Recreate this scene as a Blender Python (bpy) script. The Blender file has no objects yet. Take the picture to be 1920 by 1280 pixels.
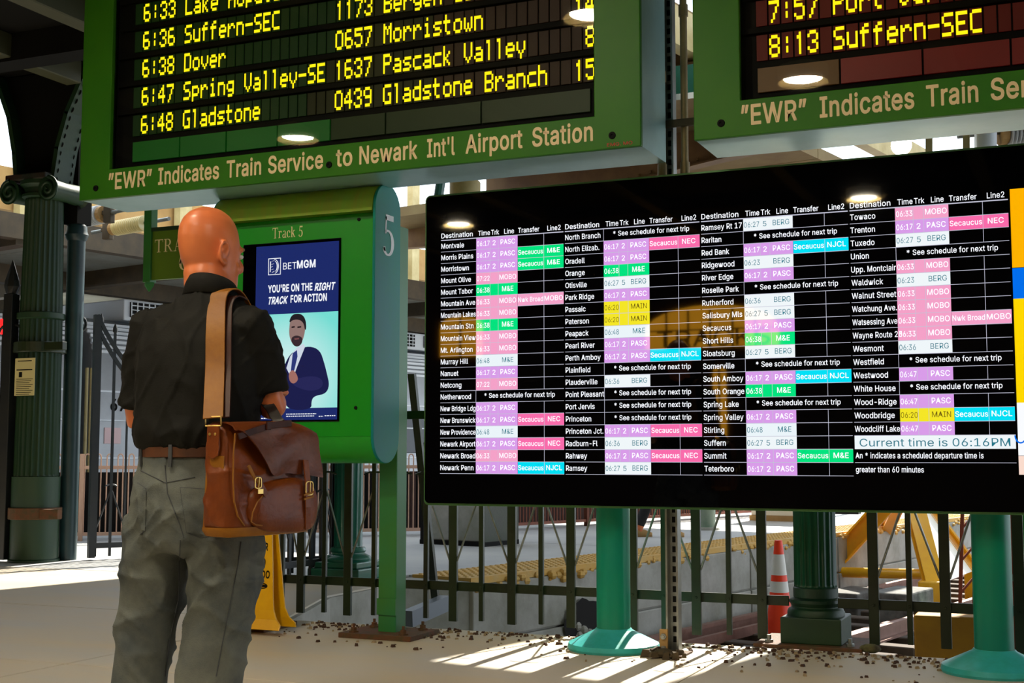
import bpy, bmesh, math, random
from mathutils import Vector, Matrix, noise
from mathutils.bvhtree import BVHTree
sc = bpy.context.scene
COL = sc.collection
PI = math.pi
rnd = random.Random(7)

# ------------------------------------------------------------------ camera, world, sun, exposure
F_PX = 2464.0; PITCH = math.radians(4.96); YAW = math.radians(23.56); CAMH = 1.0
cam = bpy.data.cameras.new('camera'); camo = bpy.data.objects.new('camera', cam); COL.objects.link(camo)
cam.sensor_width = 36.0; cam.lens = F_PX / 1920 * 36.0
camo.location = (0, 0, CAMH); camo.rotation_euler = (PI/2 + PITCH, 0, YAW)
sc.camera = camo
cam.dof.use_dof = False
w = bpy.data.worlds.new('world'); sc.world = w; w.use_nodes = True
bg = w.node_tree.nodes['Background']; bg.inputs[0].default_value = (0.80, 0.90, 1.0, 1); bg.inputs[1].default_value = 2.4
sun = bpy.data.lights.new('sun', 'SUN'); sun.energy = 13.0; sun.angle = math.radians(0.55); sun.color = (1.0, 0.93, 0.80)
suno = bpy.data.objects.new('sun', sun); COL.objects.link(suno)
SUN_EL = math.radians(40); sdir = Vector((0.02, 1.0, 0)).normalized() * math.cos(SUN_EL) + Vector((0, 0, math.sin(SUN_EL)))
suno.rotation_euler = sdir.to_track_quat('Z', 'Y').to_euler(); suno.location = (0, 12, 12)
sc.view_settings.view_transform = 'Standard'; sc.view_settings.look = 'None'
sc.view_settings.exposure = 0.0; sc.view_settings.gamma = 1.0; sc.view_settings.use_curve_mapping = False

# ------------------------------------------------------------------ helpers
_F = Vector((-math.sin(YAW)*math.cos(PITCH), math.cos(YAW)*math.cos(PITCH), math.sin(PITCH)))
_R = Vector((math.cos(YAW), math.sin(YAW), 0)); _U = _R.cross(_F); _C = Vector((0, 0, CAMH))
def ray(x, y): return _R*((x-960)/F_PX) + _U*((640-y)/F_PX) + _F
def on_y(x, y, Y):
    d = ray(x, y); return _C + d*(Y/d.y)
def on_z(x, y, z):
    d = ray(x, y); return _C + d*((z-CAMH)/d.z)
def lin(c): return tuple(((v/255)/12.92 if v/255 <= .04045 else ((v/255+.055)/1.055)**2.4) for v in c)
MATS = {}
def mat(name, c, rough=.5, metal=0., c2=None, nscale=4., namt=.5, bump=0., bscale=None, coat=0., emit=None, es=0., spec=.5, stretch=(1,1,1), det=6., sharp=None, coatr=.06):
    if name in MATS: return MATS[name]
    m = bpy.data.materials.new(name); m.use_nodes = True; nt = m.node_tree; N = nt.nodes; L = nt.links
    b = N['Principled BSDF']; c = lin(c)
    b.inputs['Base Color'].default_value = (*c, 1); b.inputs['Roughness'].default_value = rough; b.inputs['Metallic'].default_value = metal
    b.inputs['Specular IOR Level'].default_value = spec
    b.inputs['Coat Weight'].default_value = coat; b.inputs['Coat Roughness'].default_value = coatr
    if emit is not None:
        b.inputs['Emission Color'].default_value = (*lin(emit), 1); b.inputs['Emission Strength'].default_value = es
    if c2 is not None or bump:
        tc = N.new('ShaderNodeTexCoord'); mp = N.new('ShaderNodeMapping'); mp.inputs['Scale'].default_value = stretch
        L.new(tc.outputs['Object'], mp.inputs['Vector'])
    if c2 is not None:
        n = N.new('ShaderNodeTexNoise'); n.inputs['Scale'].default_value = nscale; n.inputs['Detail'].default_value = det; n.inputs['Roughness'].default_value = .62
        L.new(mp.outputs[0], n.inputs['Vector'])
        r = N.new('ShaderNodeValToRGB'); lo, hi = sharp or (.5-.35*namt-.02, .5+.35*namt)
        r.color_ramp.elements[0].position = lo; r.color_ramp.elements[1].position = hi
        r.color_ramp.elements[0].color = (*c, 1); r.color_ramp.elements[1].color = (*lin(c2), 1)
        L.new(n.outputs['Fac'], r.inputs[0]); L.new(r.outputs[0], b.inputs['Base Color'])
    if bump:
        n2 = N.new('ShaderNodeTexNoise'); n2.inputs['Scale'].default_value = bscale or nscale*4; n2.inputs['Detail'].default_value = 5
        L.new(mp.outputs[0], n2.inputs['Vector'])
        bp = N.new('ShaderNodeBump'); bp.inputs['Strength'].default_value = bump; bp.inputs['Distance'].default_value = .01
        L.new(n2.outputs['Fac'], bp.inputs['Height']); L.new(bp.outputs[0], b.inputs['Normal'])
    MATS[name] = m; return m

def wloc(o):
    v = Vector((0, 0, 0))
    while o is not None:
        v = v + o.location; o = o.parent
    return v
class MB:
    def __init__(s): s.v = []; s.f = []; s.m = []; s.M = Matrix.Identity(4); s.mi = 0
    def add(s, vs, fs):
        o = len(s.v); M = s.M
        s.v += [M @ Vector(v) for v in vs]; s.f += [tuple(i+o for i in f) for f in fs]; s.m += [s.mi]*len(fs); return s
    def box(s, x0, x1, y0, y1, z0, z1):
        return s.add([(x, y, z) for z in (z0, z1) for y in (y0, y1) for x in (x0, x1)],
                     [(0, 2, 3, 1), (4, 5, 7, 6), (0, 1, 5, 4), (2, 6, 7, 3), (0, 4, 6, 2), (1, 3, 7, 5)])
    def beam(s, a, b, wd, h, up=(0, 0, 1)):
        a = Vector(a); b = Vector(b); d = (b-a).normalized(); u = Vector(up); sd = d.cross(u)
        if sd.length < 1e-4: sd = d.cross(Vector((0, 1, 0)))
        sd.normalize(); u = sd.cross(d).normalized()
        vs = [p + sd*i*wd/2 + u*j*h/2 for p in (a, b) for j in (-1, 1) for i in (-1, 1)]
        return s.add(vs, [(0, 2, 3, 1), (4, 5, 7, 6), (0, 1, 5, 4), (2, 6, 7, 3), (0, 4, 6, 2), (1, 3, 7, 5)])
    def tube(s, pts, r, n=10, cap=True):
        pts = [Vector(p) for p in pts]; rs = r if isinstance(r, (list, tuple)) else [r]*len(pts)
        vs = []; ref = None
        for i, p in enumerate(pts):
            d = (pts[min(i+1, len(pts)-1)] - pts[max(i-1, 0)]).normalized()
            if ref is None:
                ref = Vector((0, 0, 1)) if abs(d.z) < .9 else Vector((1, 0, 0))
            sd = (ref - d*ref.dot(d)).normalized(); ref = sd; up = d.cross(sd)
            vs += [p + (sd*math.cos(2*PI*k/n) + up*math.sin(2*PI*k/n))*rs[i] for k in range(n)]
        fs = [(i*n+k, i*n+(k+1) % n, (i+1)*n+(k+1) % n, (i+1)*n+k) for i in range(len(pts)-1) for k in range(n)]
        if cap: fs += [tuple(range(n))[::-1], tuple(range((len(pts)-1)*n, len(pts)*n))]
        return s.add(vs, fs)
    def lathe(s, prof, cx, cy, n=32, flute=0, fd=0., fz=None, sq=False, cap=True):
        vs = []
        for (r, z) in prof:
            for k in range(n):
                a = 2*PI*k/n; rr = r
                if flute and fz and fz[0] <= z <= fz[1]:
                    rr = r - fd*abs(math.sin(a*flute/2))**.7
                vs.append((cx+rr*math.cos(a), cy+rr*math.sin(a), z))
        m = len(prof)
        fs = [(i*n+k, i*n+(k+1) % n, (i+1)*n+(k+1) % n, (i+1)*n+k) for i in range(m-1) for k in range(n)]
        if cap: fs += [tuple(range(n))[::-1], tuple(range((m-1)*n, m*n))]
        return s.add(vs, fs)
    def prism(s, poly, axis, a, b):       # polygon extruded along an axis between a and b
        def P(p, t): return (t, p[0], p[1]) if axis == 'x' else ((p[0], t, p[1]) if axis == 'y' else (p[0], p[1], t))
        n = len(poly); vs = [P(p, a) for p in poly] + [P(p, b) for p in poly]
        fs = [tuple(range(n))[::-1], tuple(range(n, 2*n))] + [(i, (i+1) % n, n+(i+1) % n, n+i) for i in range(n)]
        return s.add(vs, fs)
    def rect(s, x0, x1, z0, z1, y):
        return s.add([(x0, y, z0), (x1, y, z0), (x1, y, z1), (x0, y, z1)], [(0, 1, 2, 3)])
    def loft(s, rings, n=24, cap=True):   # rings: (cx,cy,cz,rx,ry) horizontal, or with direction vectors (c, ax, ay)
        vs = []
        for r in rings:
            if len(r) == 5: c = Vector(r[:3]); ax = Vector((r[3], 0, 0)); ay = Vector((0, r[4], 0))
            else: c, ax, ay = map(Vector, r)
            vs += [c + ax*math.cos(2*PI*k/n) + ay*math.sin(2*PI*k/n) for k in range(n)]
        m = len(rings)
        fs = [(i*n+k, i*n+(k+1) % n, (i+1)*n+(k+1) % n, (i+1)*n+k) for i in range(m-1) for k in range(n)]
        if cap: fs += [tuple(range(n))[::-1], tuple(range((m-1)*n, m*n))]
        return s.add(vs, fs)
    def ell(s, c, r, rot=None, n=16, m=10):
        c = Vector(c); R = rot or Matrix.Identity(3); vs = []; 
        for i in range(1, m):
            t = PI*i/m
            vs += [c + R @ Vector((r[0]*math.sin(t)*math.cos(2*PI*k/n), r[1]*math.sin(t)*math.sin(2*PI*k/n), -r[2]*math.cos(t))) for k in range(n)]
        fs = [(i*n+k, i*n+(k+1) % n, (i+1)*n+(k+1) % n, (i+1)*n+k) for i in range(m-2) for k in range(n)]
        b = len(vs); vs += [c + R @ Vector((0, 0, -r[2])), c + R @ Vector((0, 0, r[2]))]
        fs += [(b, (k+1) % n, k) for k in range(n)] + [(b+1, (m-2)*n+k, (m-2)*n+(k+1) % n) for k in range(n)]
        return s.add(vs, fs)
    def build(s, name, mats, parent=None, smooth=False, bevel=0, world=True, seg=2, label=None, kind=None):
        off = wloc(parent) if (parent is not None and world) else Vector((0, 0, 0))
        me = bpy.data.meshes.new(name); me.from_pydata([tuple(v-off) for v in s.v], [], s.f)
        if not isinstance(mats, (list, tuple)): mats = [mats]
        for m in mats: me.materials.append(m)
        if len(mats) > 1: me.polygons.foreach_set('material_index', s.m)
        if smooth:
            me.polygons.foreach_set('use_smooth', [True]*len(me.polygons))
            if smooth != 'all': me.set_sharp_from_angle(angle=math.radians(smooth if smooth > 1 else 40))
        me.validate(); me.update()
        o = bpy.data.objects.new(name, me); COL.objects.link(o)
        if parent is not None: o.parent = parent
        if bevel:
            bm = o.modifiers.new('bevel', 'BEVEL'); bm.width = bevel; bm.segments = seg; bm.limit_method = 'ANGLE'
        if label: o['label'] = label
        if kind: o['kind'] = kind
        return o
def thing(name, label, cat, loc=(0, 0, 0), rz=0, group=None):
    o = bpy.data.objects.new(name, None); COL.objects.link(o); o.location = loc; o.rotation_euler = (0, 0, rz)
    o.empty_display_size = .1
    o['label'] = label; o['category'] = cat
    if group: o['group'] = group
    return o
def tag(o, label, cat, group=None):
    o['label'] = label; o['category'] = cat
    if group: o['group'] = group
    return o
def struct(o): o['kind'] = 'structure'; return o
def inst(src, parent, loc=None, name=None, rz=None):     # another piece that shares a mesh
    c = src.copy(); COL.objects.link(c); c.parent = parent
    if loc is not None: c.location = loc
    if rz is not None: c.rotation_euler = (0, 0, rz)
    return c
GLYPHS = {
'A':(236,'8,0 99,250 136,250 228,0 194,0 114,235 120,235 94,149 42,0|54,70 54,98 182,98 182,70'),
'B':(224,'30,0 30,250 135,249 162,241 181,227 192,207 196,184 190,157 181,145 155,131 155,129 171,125 186,115 198,100 205,79 204,55 197,33 190,23 181,15 156,4 121,0|61,28 138,29 152,33 162,39 169,47 175,67 172,83 163,97 142,111 122,113 61,113|61,140 126,141 142,146 159,160 165,183 164,193 160,203 154,211 145,217 133,221 61,222'),
'C':(251,'111,-2 91,4 74,12 58,24 45,39 34,57 26,77 21,100 21,150 26,173 34,193 45,211 58,226 74,238 91,246 111,252 144,253 178,244 198,232 220,206 230,184 232,171 201,171 187,200 169,215 147,223 117,223 103,219 79,204 61,179 52,145 52,105 61,71 79,46 103,31 117,27 139,26 169,35 187,50 201,79 232,79 226,55 214,35 198,19 167,2 144,-3'),
'D':(247,'108,0 47,0 47,28 125,29 142,33 156,40 179,60 192,89 196,126 192,162 179,190 169,202 143,217 127,221 46,222 46,250 111,250 134,248 155,243 173,235 189,224 202,209 213,192 221,172 227,126 221,78 213,58 202,41 189,27 172,15 153,7 132,2|61,250 61,0 30,0 30,250'),
'E':(206,'30,0 30,250 183,250 183,222 61,222 61,140 175,140 175,112 61,112 61,28 184,28 184,0'),
'F':(202,'30,0 30,250 181,250 181,222 61,222 61,137 170,137 170,109 61,109 61,0'),
'G':(256,'111,-2 73,12 58,24 45,39 34,57 26,77 21,100 21,150 26,173 34,193 45,211 58,226 73,238 110,252 143,253 178,243 198,231 221,205 233,171 201,171 181,205 162,218 139,224 116,223 90,213 79,204 61,179 52,145 52,105 61,71 79,46 103,31 117,27 146,27 169,35 188,50 200,72 204,99 139,98 139,126 235,126 233,79 229,61 222,45 212,31 185,9 169,2 151,-2'),
'H':(254,'30,0 30,250 61,250 61,142 193,142 193,250 224,250 224,0 193,0 193,114 61,114 61,0'),
'I':(148,'15,0 15,28 58,28 58,222 15,222 15,250 132,250 132,222 90,222 90,28 132,28 132,0'),
'J':(195,'91,-3 70,-1 52,5 37,16 26,31 19,49 16,85 48,85 49,57 53,46 60,36 68,30 91,24 113,30 122,36 132,57 134,71 134,250 165,250 165,71 163,49 156,31 145,16 129,5 112,-1'),
'K':(229,'51,71 51,106 104,169 179,250 220,250 114,136 112,136|30,0 30,250 61,250 61,0|183,0 92,127 112,152 220,0'),
'L':(193,'30,0 30,250 61,250 61,28 178,28 178,0'),
'M':(309,'30,0 30,250 74,250 158,24 151,24 173,92 234,250 279,250 279,0 248,0 249,225 252,225 224,143 168,0 141,0 63,200 55,225 58,225 60,0'),
'N':(257,'30,0 30,250 67,250 203,27 199,26 196,96 196,250 228,250 228,0 190,0 73,187 53,222 59,223 61,0'),
'O':(262,'111,-2 91,4 74,12 58,24 45,39 34,57 26,77 21,100 21,150 26,173 34,193 45,211 58,226 74,238 91,246 111,252 152,252 189,238 204,226 217,211 228,193 236,173 241,150 241,100 236,77 228,57 217,39 204,24 189,12 152,-2|146,27 172,37 193,57 201,71 207,87 211,125 207,163 201,179 193,193 172,213 146,223 117,223 91,213 79,204 62,179 52,145 52,105 62,71 79,46 103,31 117,27'),
'P':(218,'30,0 30,250 134,249 163,240 175,232 192,211 200,185 200,156 192,130 175,110 150,96 134,92 54,91 54,119 127,120 146,126 159,137 167,152 169,180 164,197 153,211 146,216 114,222 61,222 61,0'),
'Q':(262,'120,78 154,78 230,-23 197,-23|111,-2 91,4 74,12 58,24 45,39 34,57 26,77 21,100 21,150 26,173 34,193 45,211 58,226 74,238 91,246 111,252 152,252 189,238 204,226 217,211 228,193 236,173 241,150 241,100 236,77 228,57 217,39 204,24 189,12 152,-2|146,27 172,37 193,57 201,71 207,87 211,125 207,163 201,179 193,193 172,213 146,223 117,223 91,213 79,204 62,179 52,145 52,105 62,71 79,46 103,31 117,27'),
'R':(221,'30,0 30,250 134,249 150,246 175,233 185,224 197,201 201,173 197,145 192,133 185,123 164,107 150,101 116,97 47,97 47,125 127,126 146,131 160,141 167,155 170,173 164,199 160,206 146,216 127,221 61,222 61,0|173,0 113,113 149,113 210,0'),
'S':(219,'93,-3 63,5 50,11 31,30 21,53 19,67 51,67 56,50 67,37 91,26 110,24 141,30 156,39 166,52 170,68 167,82 158,93 129,107 71,124 55,132 42,142 33,154 27,167 27,197 37,220 45,230 68,245 96,252 127,252 155,245 177,230 191,210 197,186 166,186 163,197 157,207 148,215 137,221 100,225 82,220 63,206 57,192 57,177 64,164 83,151 153,130 176,117 189,105 198,89 201,68 196,43 190,31 182,21 159,5 128,-3'),
'T':(220,'16,222 16,250 205,250 205,222 126,222 126,0 95,0 95,222'),
'U':(254,'108,-3 91,1 62,16 42,39 35,53 31,69 30,250 61,250 62,76 69,56 83,39 102,29 127,25 152,29 163,33 172,39 185,56 192,76 193,250 225,250 225,85 219,53 213,39 192,16 163,1 146,-3'),
'V':(236,'100,0 8,250 41,250 122,15 115,15 142,101 194,250 228,250 137,0'),
'W':(337,'76,0 8,250 40,250 97,19 93,19 110,96 151,250 187,250 244,19 240,19 257,96 296,250 329,250 261,0 224,0 170,205 165,233 172,233 156,159 113,0'),
'X':(233,'9,0 107,140 107,116 14,250 51,250 120,143 114,143 147,197 184,250 219,250 127,117 127,141 224,0 188,0 113,114 120,114 89,64 45,0'),
'Y':(232,'100,0 100,102 8,250 45,250 114,135 123,113 110,113 138,169 187,250 224,250 132,102 132,0'),
'Z':(215,'20,0 20,23 167,234 171,223 20,222 20,250 195,250 195,227 48,16 44,27 196,28 196,0'),
'a':(191,'56,-1 46,2 30,14 23,22 16,41 16,63 21,79 38,95 62,104 130,115 135,121 135,134 128,151 112,161 96,163 80,161 62,152 49,135 20,143 31,163 56,181 75,187 110,188 133,181 147,172 158,157 165,137 165,0 136,0 136,26 134,26 119,8 98,-2 89,-4|104,25 125,39 135,60 134,92 114,86 66,78 51,68 45,52 47,40 58,28 77,23'),
'b':(209,'102,-3 72,10 58,29 55,29 55,0 26,0 26,250 56,250 56,157 72,175 92,186 113,189 128,188 141,184 154,177 165,168 182,144 191,112 191,74 182,42 165,17 154,8 141,1 128,-3|119,24 129,27 145,39 151,47 159,68 161,106 151,138 137,153 129,158 108,162 88,158 72,147 61,129 55,93 61,57 72,39 79,32 97,24'),
'c':(194,'86,-3 71,1 57,8 36,28 22,57 18,74 18,111 28,143 46,168 57,177 71,184 86,188 111,189 136,183 156,170 175,144 178,136 149,129 140,146 133,153 108,162 90,161 80,158 64,145 53,127 47,92 53,58 64,39 71,32 90,24 119,25 133,32 148,53 149,58 178,50 163,21 144,6 111,-4'),
'd':(209,'81,-3 67,1 44,17 34,28 21,57 17,93 21,129 27,144 44,168 67,184 81,188 107,188 137,175 151,157 153,157 153,250 183,250 183,0 154,0 154,29 151,29 131,6 107,-3|111,24 121,27 137,39 151,68 153,106 143,139 137,147 121,158 101,162 80,158 71,153 58,138 50,118 47,93 53,57 64,39 71,32 90,24'),
'e':(198,'87,-3 71,1 57,8 45,17 35,28 21,57 17,92 21,127 35,156 57,177 85,188 121,187 140,180 157,168 176,139 182,111 182,83 37,83 37,109 166,109 152,99 150,122 142,141 129,154 121,159 101,162 80,159 58,141 48,114 48,74 54,52 66,36 83,26 93,23 118,24 136,32 148,46 150,52 179,45 176,35 165,19 139,2 117,-3'),
'f':(125,'112,186 112,161 3,161 3,186|40,0 40,222 47,239 59,251 83,260 119,256 112,230 96,233 81,230 72,221 70,206 70,0'),
'g':(209,'77,-72 56,-65 34,-48 25,-34 50,-20 64,-37 83,-46 102,-48 116,-47 139,-37 147,-28 151,-17 153,-3 153,34 151,34 131,12 107,3 96,2 68,7 55,13 44,21 27,44 21,59 17,94 21,129 27,144 44,168 55,177 68,184 81,188 107,188 125,183 142,170 151,157 154,157 154,186 183,186 182,-20 178,-33 164,-54 143,-67 116,-73|111,30 130,37 143,50 151,70 154,95 151,119 143,139 130,153 112,161 90,161 71,153 58,138 50,118 47,95 53,60 64,43 71,37 90,30'),
'h':(202,'56,0 26,0 26,250 56,250 56,141 50,141 57,157 65,169 75,178 98,188 124,188 145,181 154,175 167,158 175,133 176,0 145,0 144,129 134,150 126,156 103,162 79,156 67,146 59,131 57,122'),
'i':(82,'26,0 26,186 56,186 56,0|36,218 26,223 20,237 26,252 36,257 47,257 56,252 62,237 56,223 47,218'),
'j':(82,'26,186 56,186 55,-26 50,-44 32,-64 -5,-70 -5,-43 9,-42 20,-35 25,-23|36,218 26,223 20,237 26,252 36,257 46,257 56,252 62,237 56,223 46,218'),
'k':(187,'54,67 54,104 59,104 140,186 177,186 90,98 87,98|26,0 26,250 56,250 56,0|144,0 73,91 94,112 183,0'),
'l':(93,'55,0 36,10 30,18 26,41 26,250 56,250 57,35 62,28 83,27 89,1 72,-1'),
'm':(300,'26,0 26,186 55,186 55,145 53,145 60,163 77,181 92,188 108,190 132,184 149,168 158,145 154,145 160,162 179,180 205,189 225,189 244,183 260,170 270,151 274,125 274,0 244,0 244,125 239,147 224,159 198,162 178,153 167,136 165,121 165,0 135,0 134,137 130,146 117,158 91,162 71,153 62,142 56,117 56,0'),
'n':(201,'56,0 26,0 26,186 55,186 55,141 50,141 57,157 65,169 75,178 98,188 124,188 145,181 154,175 167,158 175,133 176,0 145,0 144,129 134,150 126,156 103,162 79,156 67,146 59,131 57,122'),
'o':(204,'86,-3 71,1 57,8 36,28 22,57 18,74 18,111 28,143 46,168 57,177 71,184 86,188 118,188 133,184 147,177 159,168 177,143 183,128 187,92 183,57 169,28 159,17 147,8 133,1 118,-3|114,24 133,32 146,48 154,69 157,92 151,127 140,145 124,158 102,162 80,158 64,145 53,127 47,92 53,58 64,39 71,32 90,24'),
'p':(209,'26,-70 26,186 55,186 55,157 58,157 72,175 92,186 113,189 128,188 141,184 154,177 165,168 182,144 191,112 191,74 182,42 165,17 154,8 141,1 128,-3 102,-3 72,10 58,29 56,29 56,-70|119,24 129,27 145,39 151,47 159,68 161,106 151,138 137,153 129,158 108,162 88,158 72,147 61,129 55,93 61,57 72,39 79,32 97,24'),
'q':(209,'183,-70 153,-70 153,29 131,6 107,-3 81,-3 67,1 44,17 34,28 21,57 17,93 21,129 27,144 44,168 67,184 81,188 107,188 137,175 151,157 154,157 154,186 183,186|111,24 121,27 137,39 151,68 153,106 143,139 137,147 121,158 101,162 80,158 71,153 58,138 50,118 47,93 53,57 64,39 71,32 90,24'),
'r':(127,'26,0 26,186 55,186 55,158 57,158 61,167 75,180 94,188 120,189 120,158 102,160 85,158 66,145 57,125 56,0'),
's':(179,'77,-3 55,2 37,12 20,36 17,46 46,52 54,35 69,26 89,22 112,26 127,37 132,51 129,62 113,74 58,88 35,102 24,122 24,145 32,163 47,177 67,186 92,189 125,183 141,173 156,151 159,142 132,136 125,149 112,160 103,163 82,163 64,156 55,144 53,136 57,124 75,112 128,98 141,92 151,84 157,75 163,52 159,32 147,15 128,3 103,-3'),
't':(112,'100,186 100,161 3,161 3,186|32,232 62,232 62,41 67,30 77,25 99,26 105,1 83,-2 68,-1 45,10 38,20 33,32'),
'u':(202,'90,-3 67,1 56,5 40,19 29,40 26,68 26,186 56,186 57,57 61,46 67,37 76,30 86,26 107,25 122,30 135,41 143,56 145,75 145,186 176,186 176,0 146,0 146,45 151,45 144,29 136,17 126,8 115,2'),
'v':(191,'80,0 9,186 41,186 101,10 90,10 110,76 150,186 183,186 111,0'),
'w':(279,'68,0 11,186 43,186 83,37 86,20 81,20 101,105 124,186 156,186 198,20 192,20 213,105 236,186 268,186 211,0 181,0 136,166 143,166 98,0'),
'x':(186,'10,0 84,107 84,84 14,186 49,186 102,101 86,101 138,186 173,186 103,83 103,105 176,0 141,0 85,89 101,89 73,42 45,0'),
'y':(191,'23,-68 30,-42 51,-44 60,-40 68,-32 80,-1 9,186 41,186 101,10 90,10 110,76 150,186 183,186 92,-46 75,-63 53,-71'),
'z':(187,'20,0 20,22 125,159 23,159 23,186 163,186 163,163 62,28 166,28 166,0'),
'0':(223,'94,-2 78,3 64,12 52,23 42,38 28,76 23,125 28,174 42,212 52,226 64,238 78,247 94,252 129,252 145,247 159,238 171,226 181,212 195,174 199,125 195,76 181,38 171,23 159,12 145,3 129,-2|111,24 133,30 143,36 151,45 162,71 168,105 168,145 162,179 151,205 143,214 133,221 123,225 100,225 89,221 72,205 60,179 54,145 54,105 60,71 72,45 80,36 89,30'),
'1':(223,'38,0 38,27 192,27 192,0|136,250 136,0 104,0 103,220 42,176 42,210 97,250'),
'2':(223,'31,0 31,23 149,153 157,175 157,191 147,212 127,224 110,226 85,220 73,210 65,196 62,178 32,178 33,192 42,217 59,237 70,244 96,252 125,252 150,244 170,229 183,208 187,174 178,147 145,103 75,30 75,28 191,28 191,0'),
'3':(223,'92,-2 78,0 53,11 34,28 24,51 21,65 54,65 58,49 68,37 81,29 107,24 135,30 149,39 159,53 162,71 159,88 150,104 135,115 113,121 77,122 77,147 141,222 34,222 34,250 183,250 183,226 104,137 104,142 121,143 152,136 164,129 174,120 188,98 192,85 192,57 182,32 164,13 152,6 123,-2'),
'4':(223,'19,52 19,78 121,250 153,250 53,80 203,80 203,52|138,0 138,156 168,156 168,0'),
'5':(223,'94,-2 69,5 48,20 35,40 29,64 60,64 64,50 78,33 100,25 118,25 136,32 154,51 160,69 160,90 154,109 143,123 126,133 99,136 75,129 63,121 33,124 47,250 180,250 180,222 74,222 67,148 87,160 113,164 144,158 170,140 182,123 191,92 191,65 181,37 173,25 152,7 139,1 124,-2'),
'6':(223,'96,-2 82,1 59,15 49,25 36,50 32,64 32,92 39,117 67,167 124,250 158,250 74,128 71,128 86,145 102,153 130,153 155,145 166,138 182,118 190,92 190,62 181,36 173,24 152,7 140,1 126,-2|121,25 137,31 150,42 158,58 161,77 158,96 150,112 137,124 121,130 102,130 85,124 78,119 64,97 61,78 64,58 78,36 93,27 102,25'),
'7':(223,'48,0 159,222 31,222 31,250 192,250 192,220 81,0'),
'8':(223,'95,-2 67,6 55,12 36,30 30,41 26,77 32,96 43,112 57,124 75,131 64,135 54,142 39,162 35,187 39,211 44,221 61,238 84,250 111,253 138,250 161,238 178,221 186,199 188,187 183,162 177,151 159,135 148,130 165,124 180,112 194,87 197,66 196,53 186,30 168,12 142,1 127,-2|122,25 140,30 154,39 165,60 165,77 158,93 147,105 130,113 111,116 92,113 76,105 64,93 57,77 57,60 63,45 82,30 101,25|120,143 135,148 151,162 157,185 151,206 142,217 128,224 111,226 94,224 75,212 66,193 66,177 71,162 87,148 103,143'),
'9':(223,'126,252 140,249 164,235 181,213 187,200 191,170 188,146 167,102 98,0 64,0 148,122 151,122 137,105 114,96 93,97 67,105 48,121 35,144 31,173 32,188 42,214 49,226 70,243 83,249 96,252|102,225 86,219 73,208 64,192 62,163 68,145 86,126 102,120 120,120 137,126 155,145 161,172 155,200 144,214 129,223 121,225'),
':':(92,'41,-1 31,4 25,14 25,26 31,36 41,42 53,42 63,36 69,26 69,14 63,4 53,-1|41,134 27,144 24,155 27,167 41,177 53,177 63,171 69,161 69,150 63,140 53,134'),
'-':(223,'166,120 166,92 56,92 56,120'),
'.':(92,'41,-1 31,4 25,14 25,26 31,36 41,42 53,42 63,36 69,26 69,14 63,4 53,-1'),
',':(92,'18,-59 33,35 67,35 41,-59'),
"'":(101,'38,156 35,250 67,250 63,156'),
'*':(223,'99,109 101,163 56,134 44,155 91,180 44,204 56,226 101,197 99,250 123,250 121,197 166,226 178,204 131,180 178,155 166,134 121,163 123,109'),
'&':(220,'81,-2 54,6 34,21 21,41 17,65 23,93 34,108 123,180 129,199 125,213 121,219 107,226 88,225 74,216 67,196 71,178 100,140 215,0 179,0 47,161 38,186 38,206 40,216 50,233 57,240 87,252 110,252 131,245 152,226 159,199 152,171 126,144 59,92 50,79 48,57 58,37 70,28 86,23 114,26 132,34 155,55 169,86 171,110 200,110 198,82 187,52 164,23 145,8 109,-3'),
'”':(147,'25,156 40,250 74,250 48,156|86,156 101,250 135,250 109,156'),
'%':(332,'76,140 59,146 47,157 37,181 37,212 47,236 59,247 76,253 96,253 113,247 125,236 135,212 135,181 130,165 120,151 105,142 96,140|94,162 100,165 107,176 110,190 107,217 100,228 86,232 73,228 65,217 62,203 65,176 72,165 78,162|236,-4 219,2 207,14 199,29 197,68 207,92 219,103 236,110 256,110 273,103 290,85 295,68 295,38 290,21 280,7 265,-2 256,-4|254,18 260,21 267,32 270,47 265,80 254,88 239,88 228,80 222,59 225,32 232,21 239,18|65,0 237,250 265,250 94,0'),
' ':(92,'')}
from mathutils.geometry import tessellate_polygon
def _area(l): return sum(l[i-1][0]*l[i][1]-l[i][0]*l[i-1][1] for i in range(len(l)))/2
def _inside(p, l):
    c = False
    for i in range(len(l)):
        a, b = l[i-1], l[i]
        if (a[1] > p[1]) != (b[1] > p[1]) and p[0] < (b[0]-a[0])*(p[1]-a[1])/(b[1]-a[1])+a[0]: c = not c
    return c
_GX = {}; _TX = {}
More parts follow.
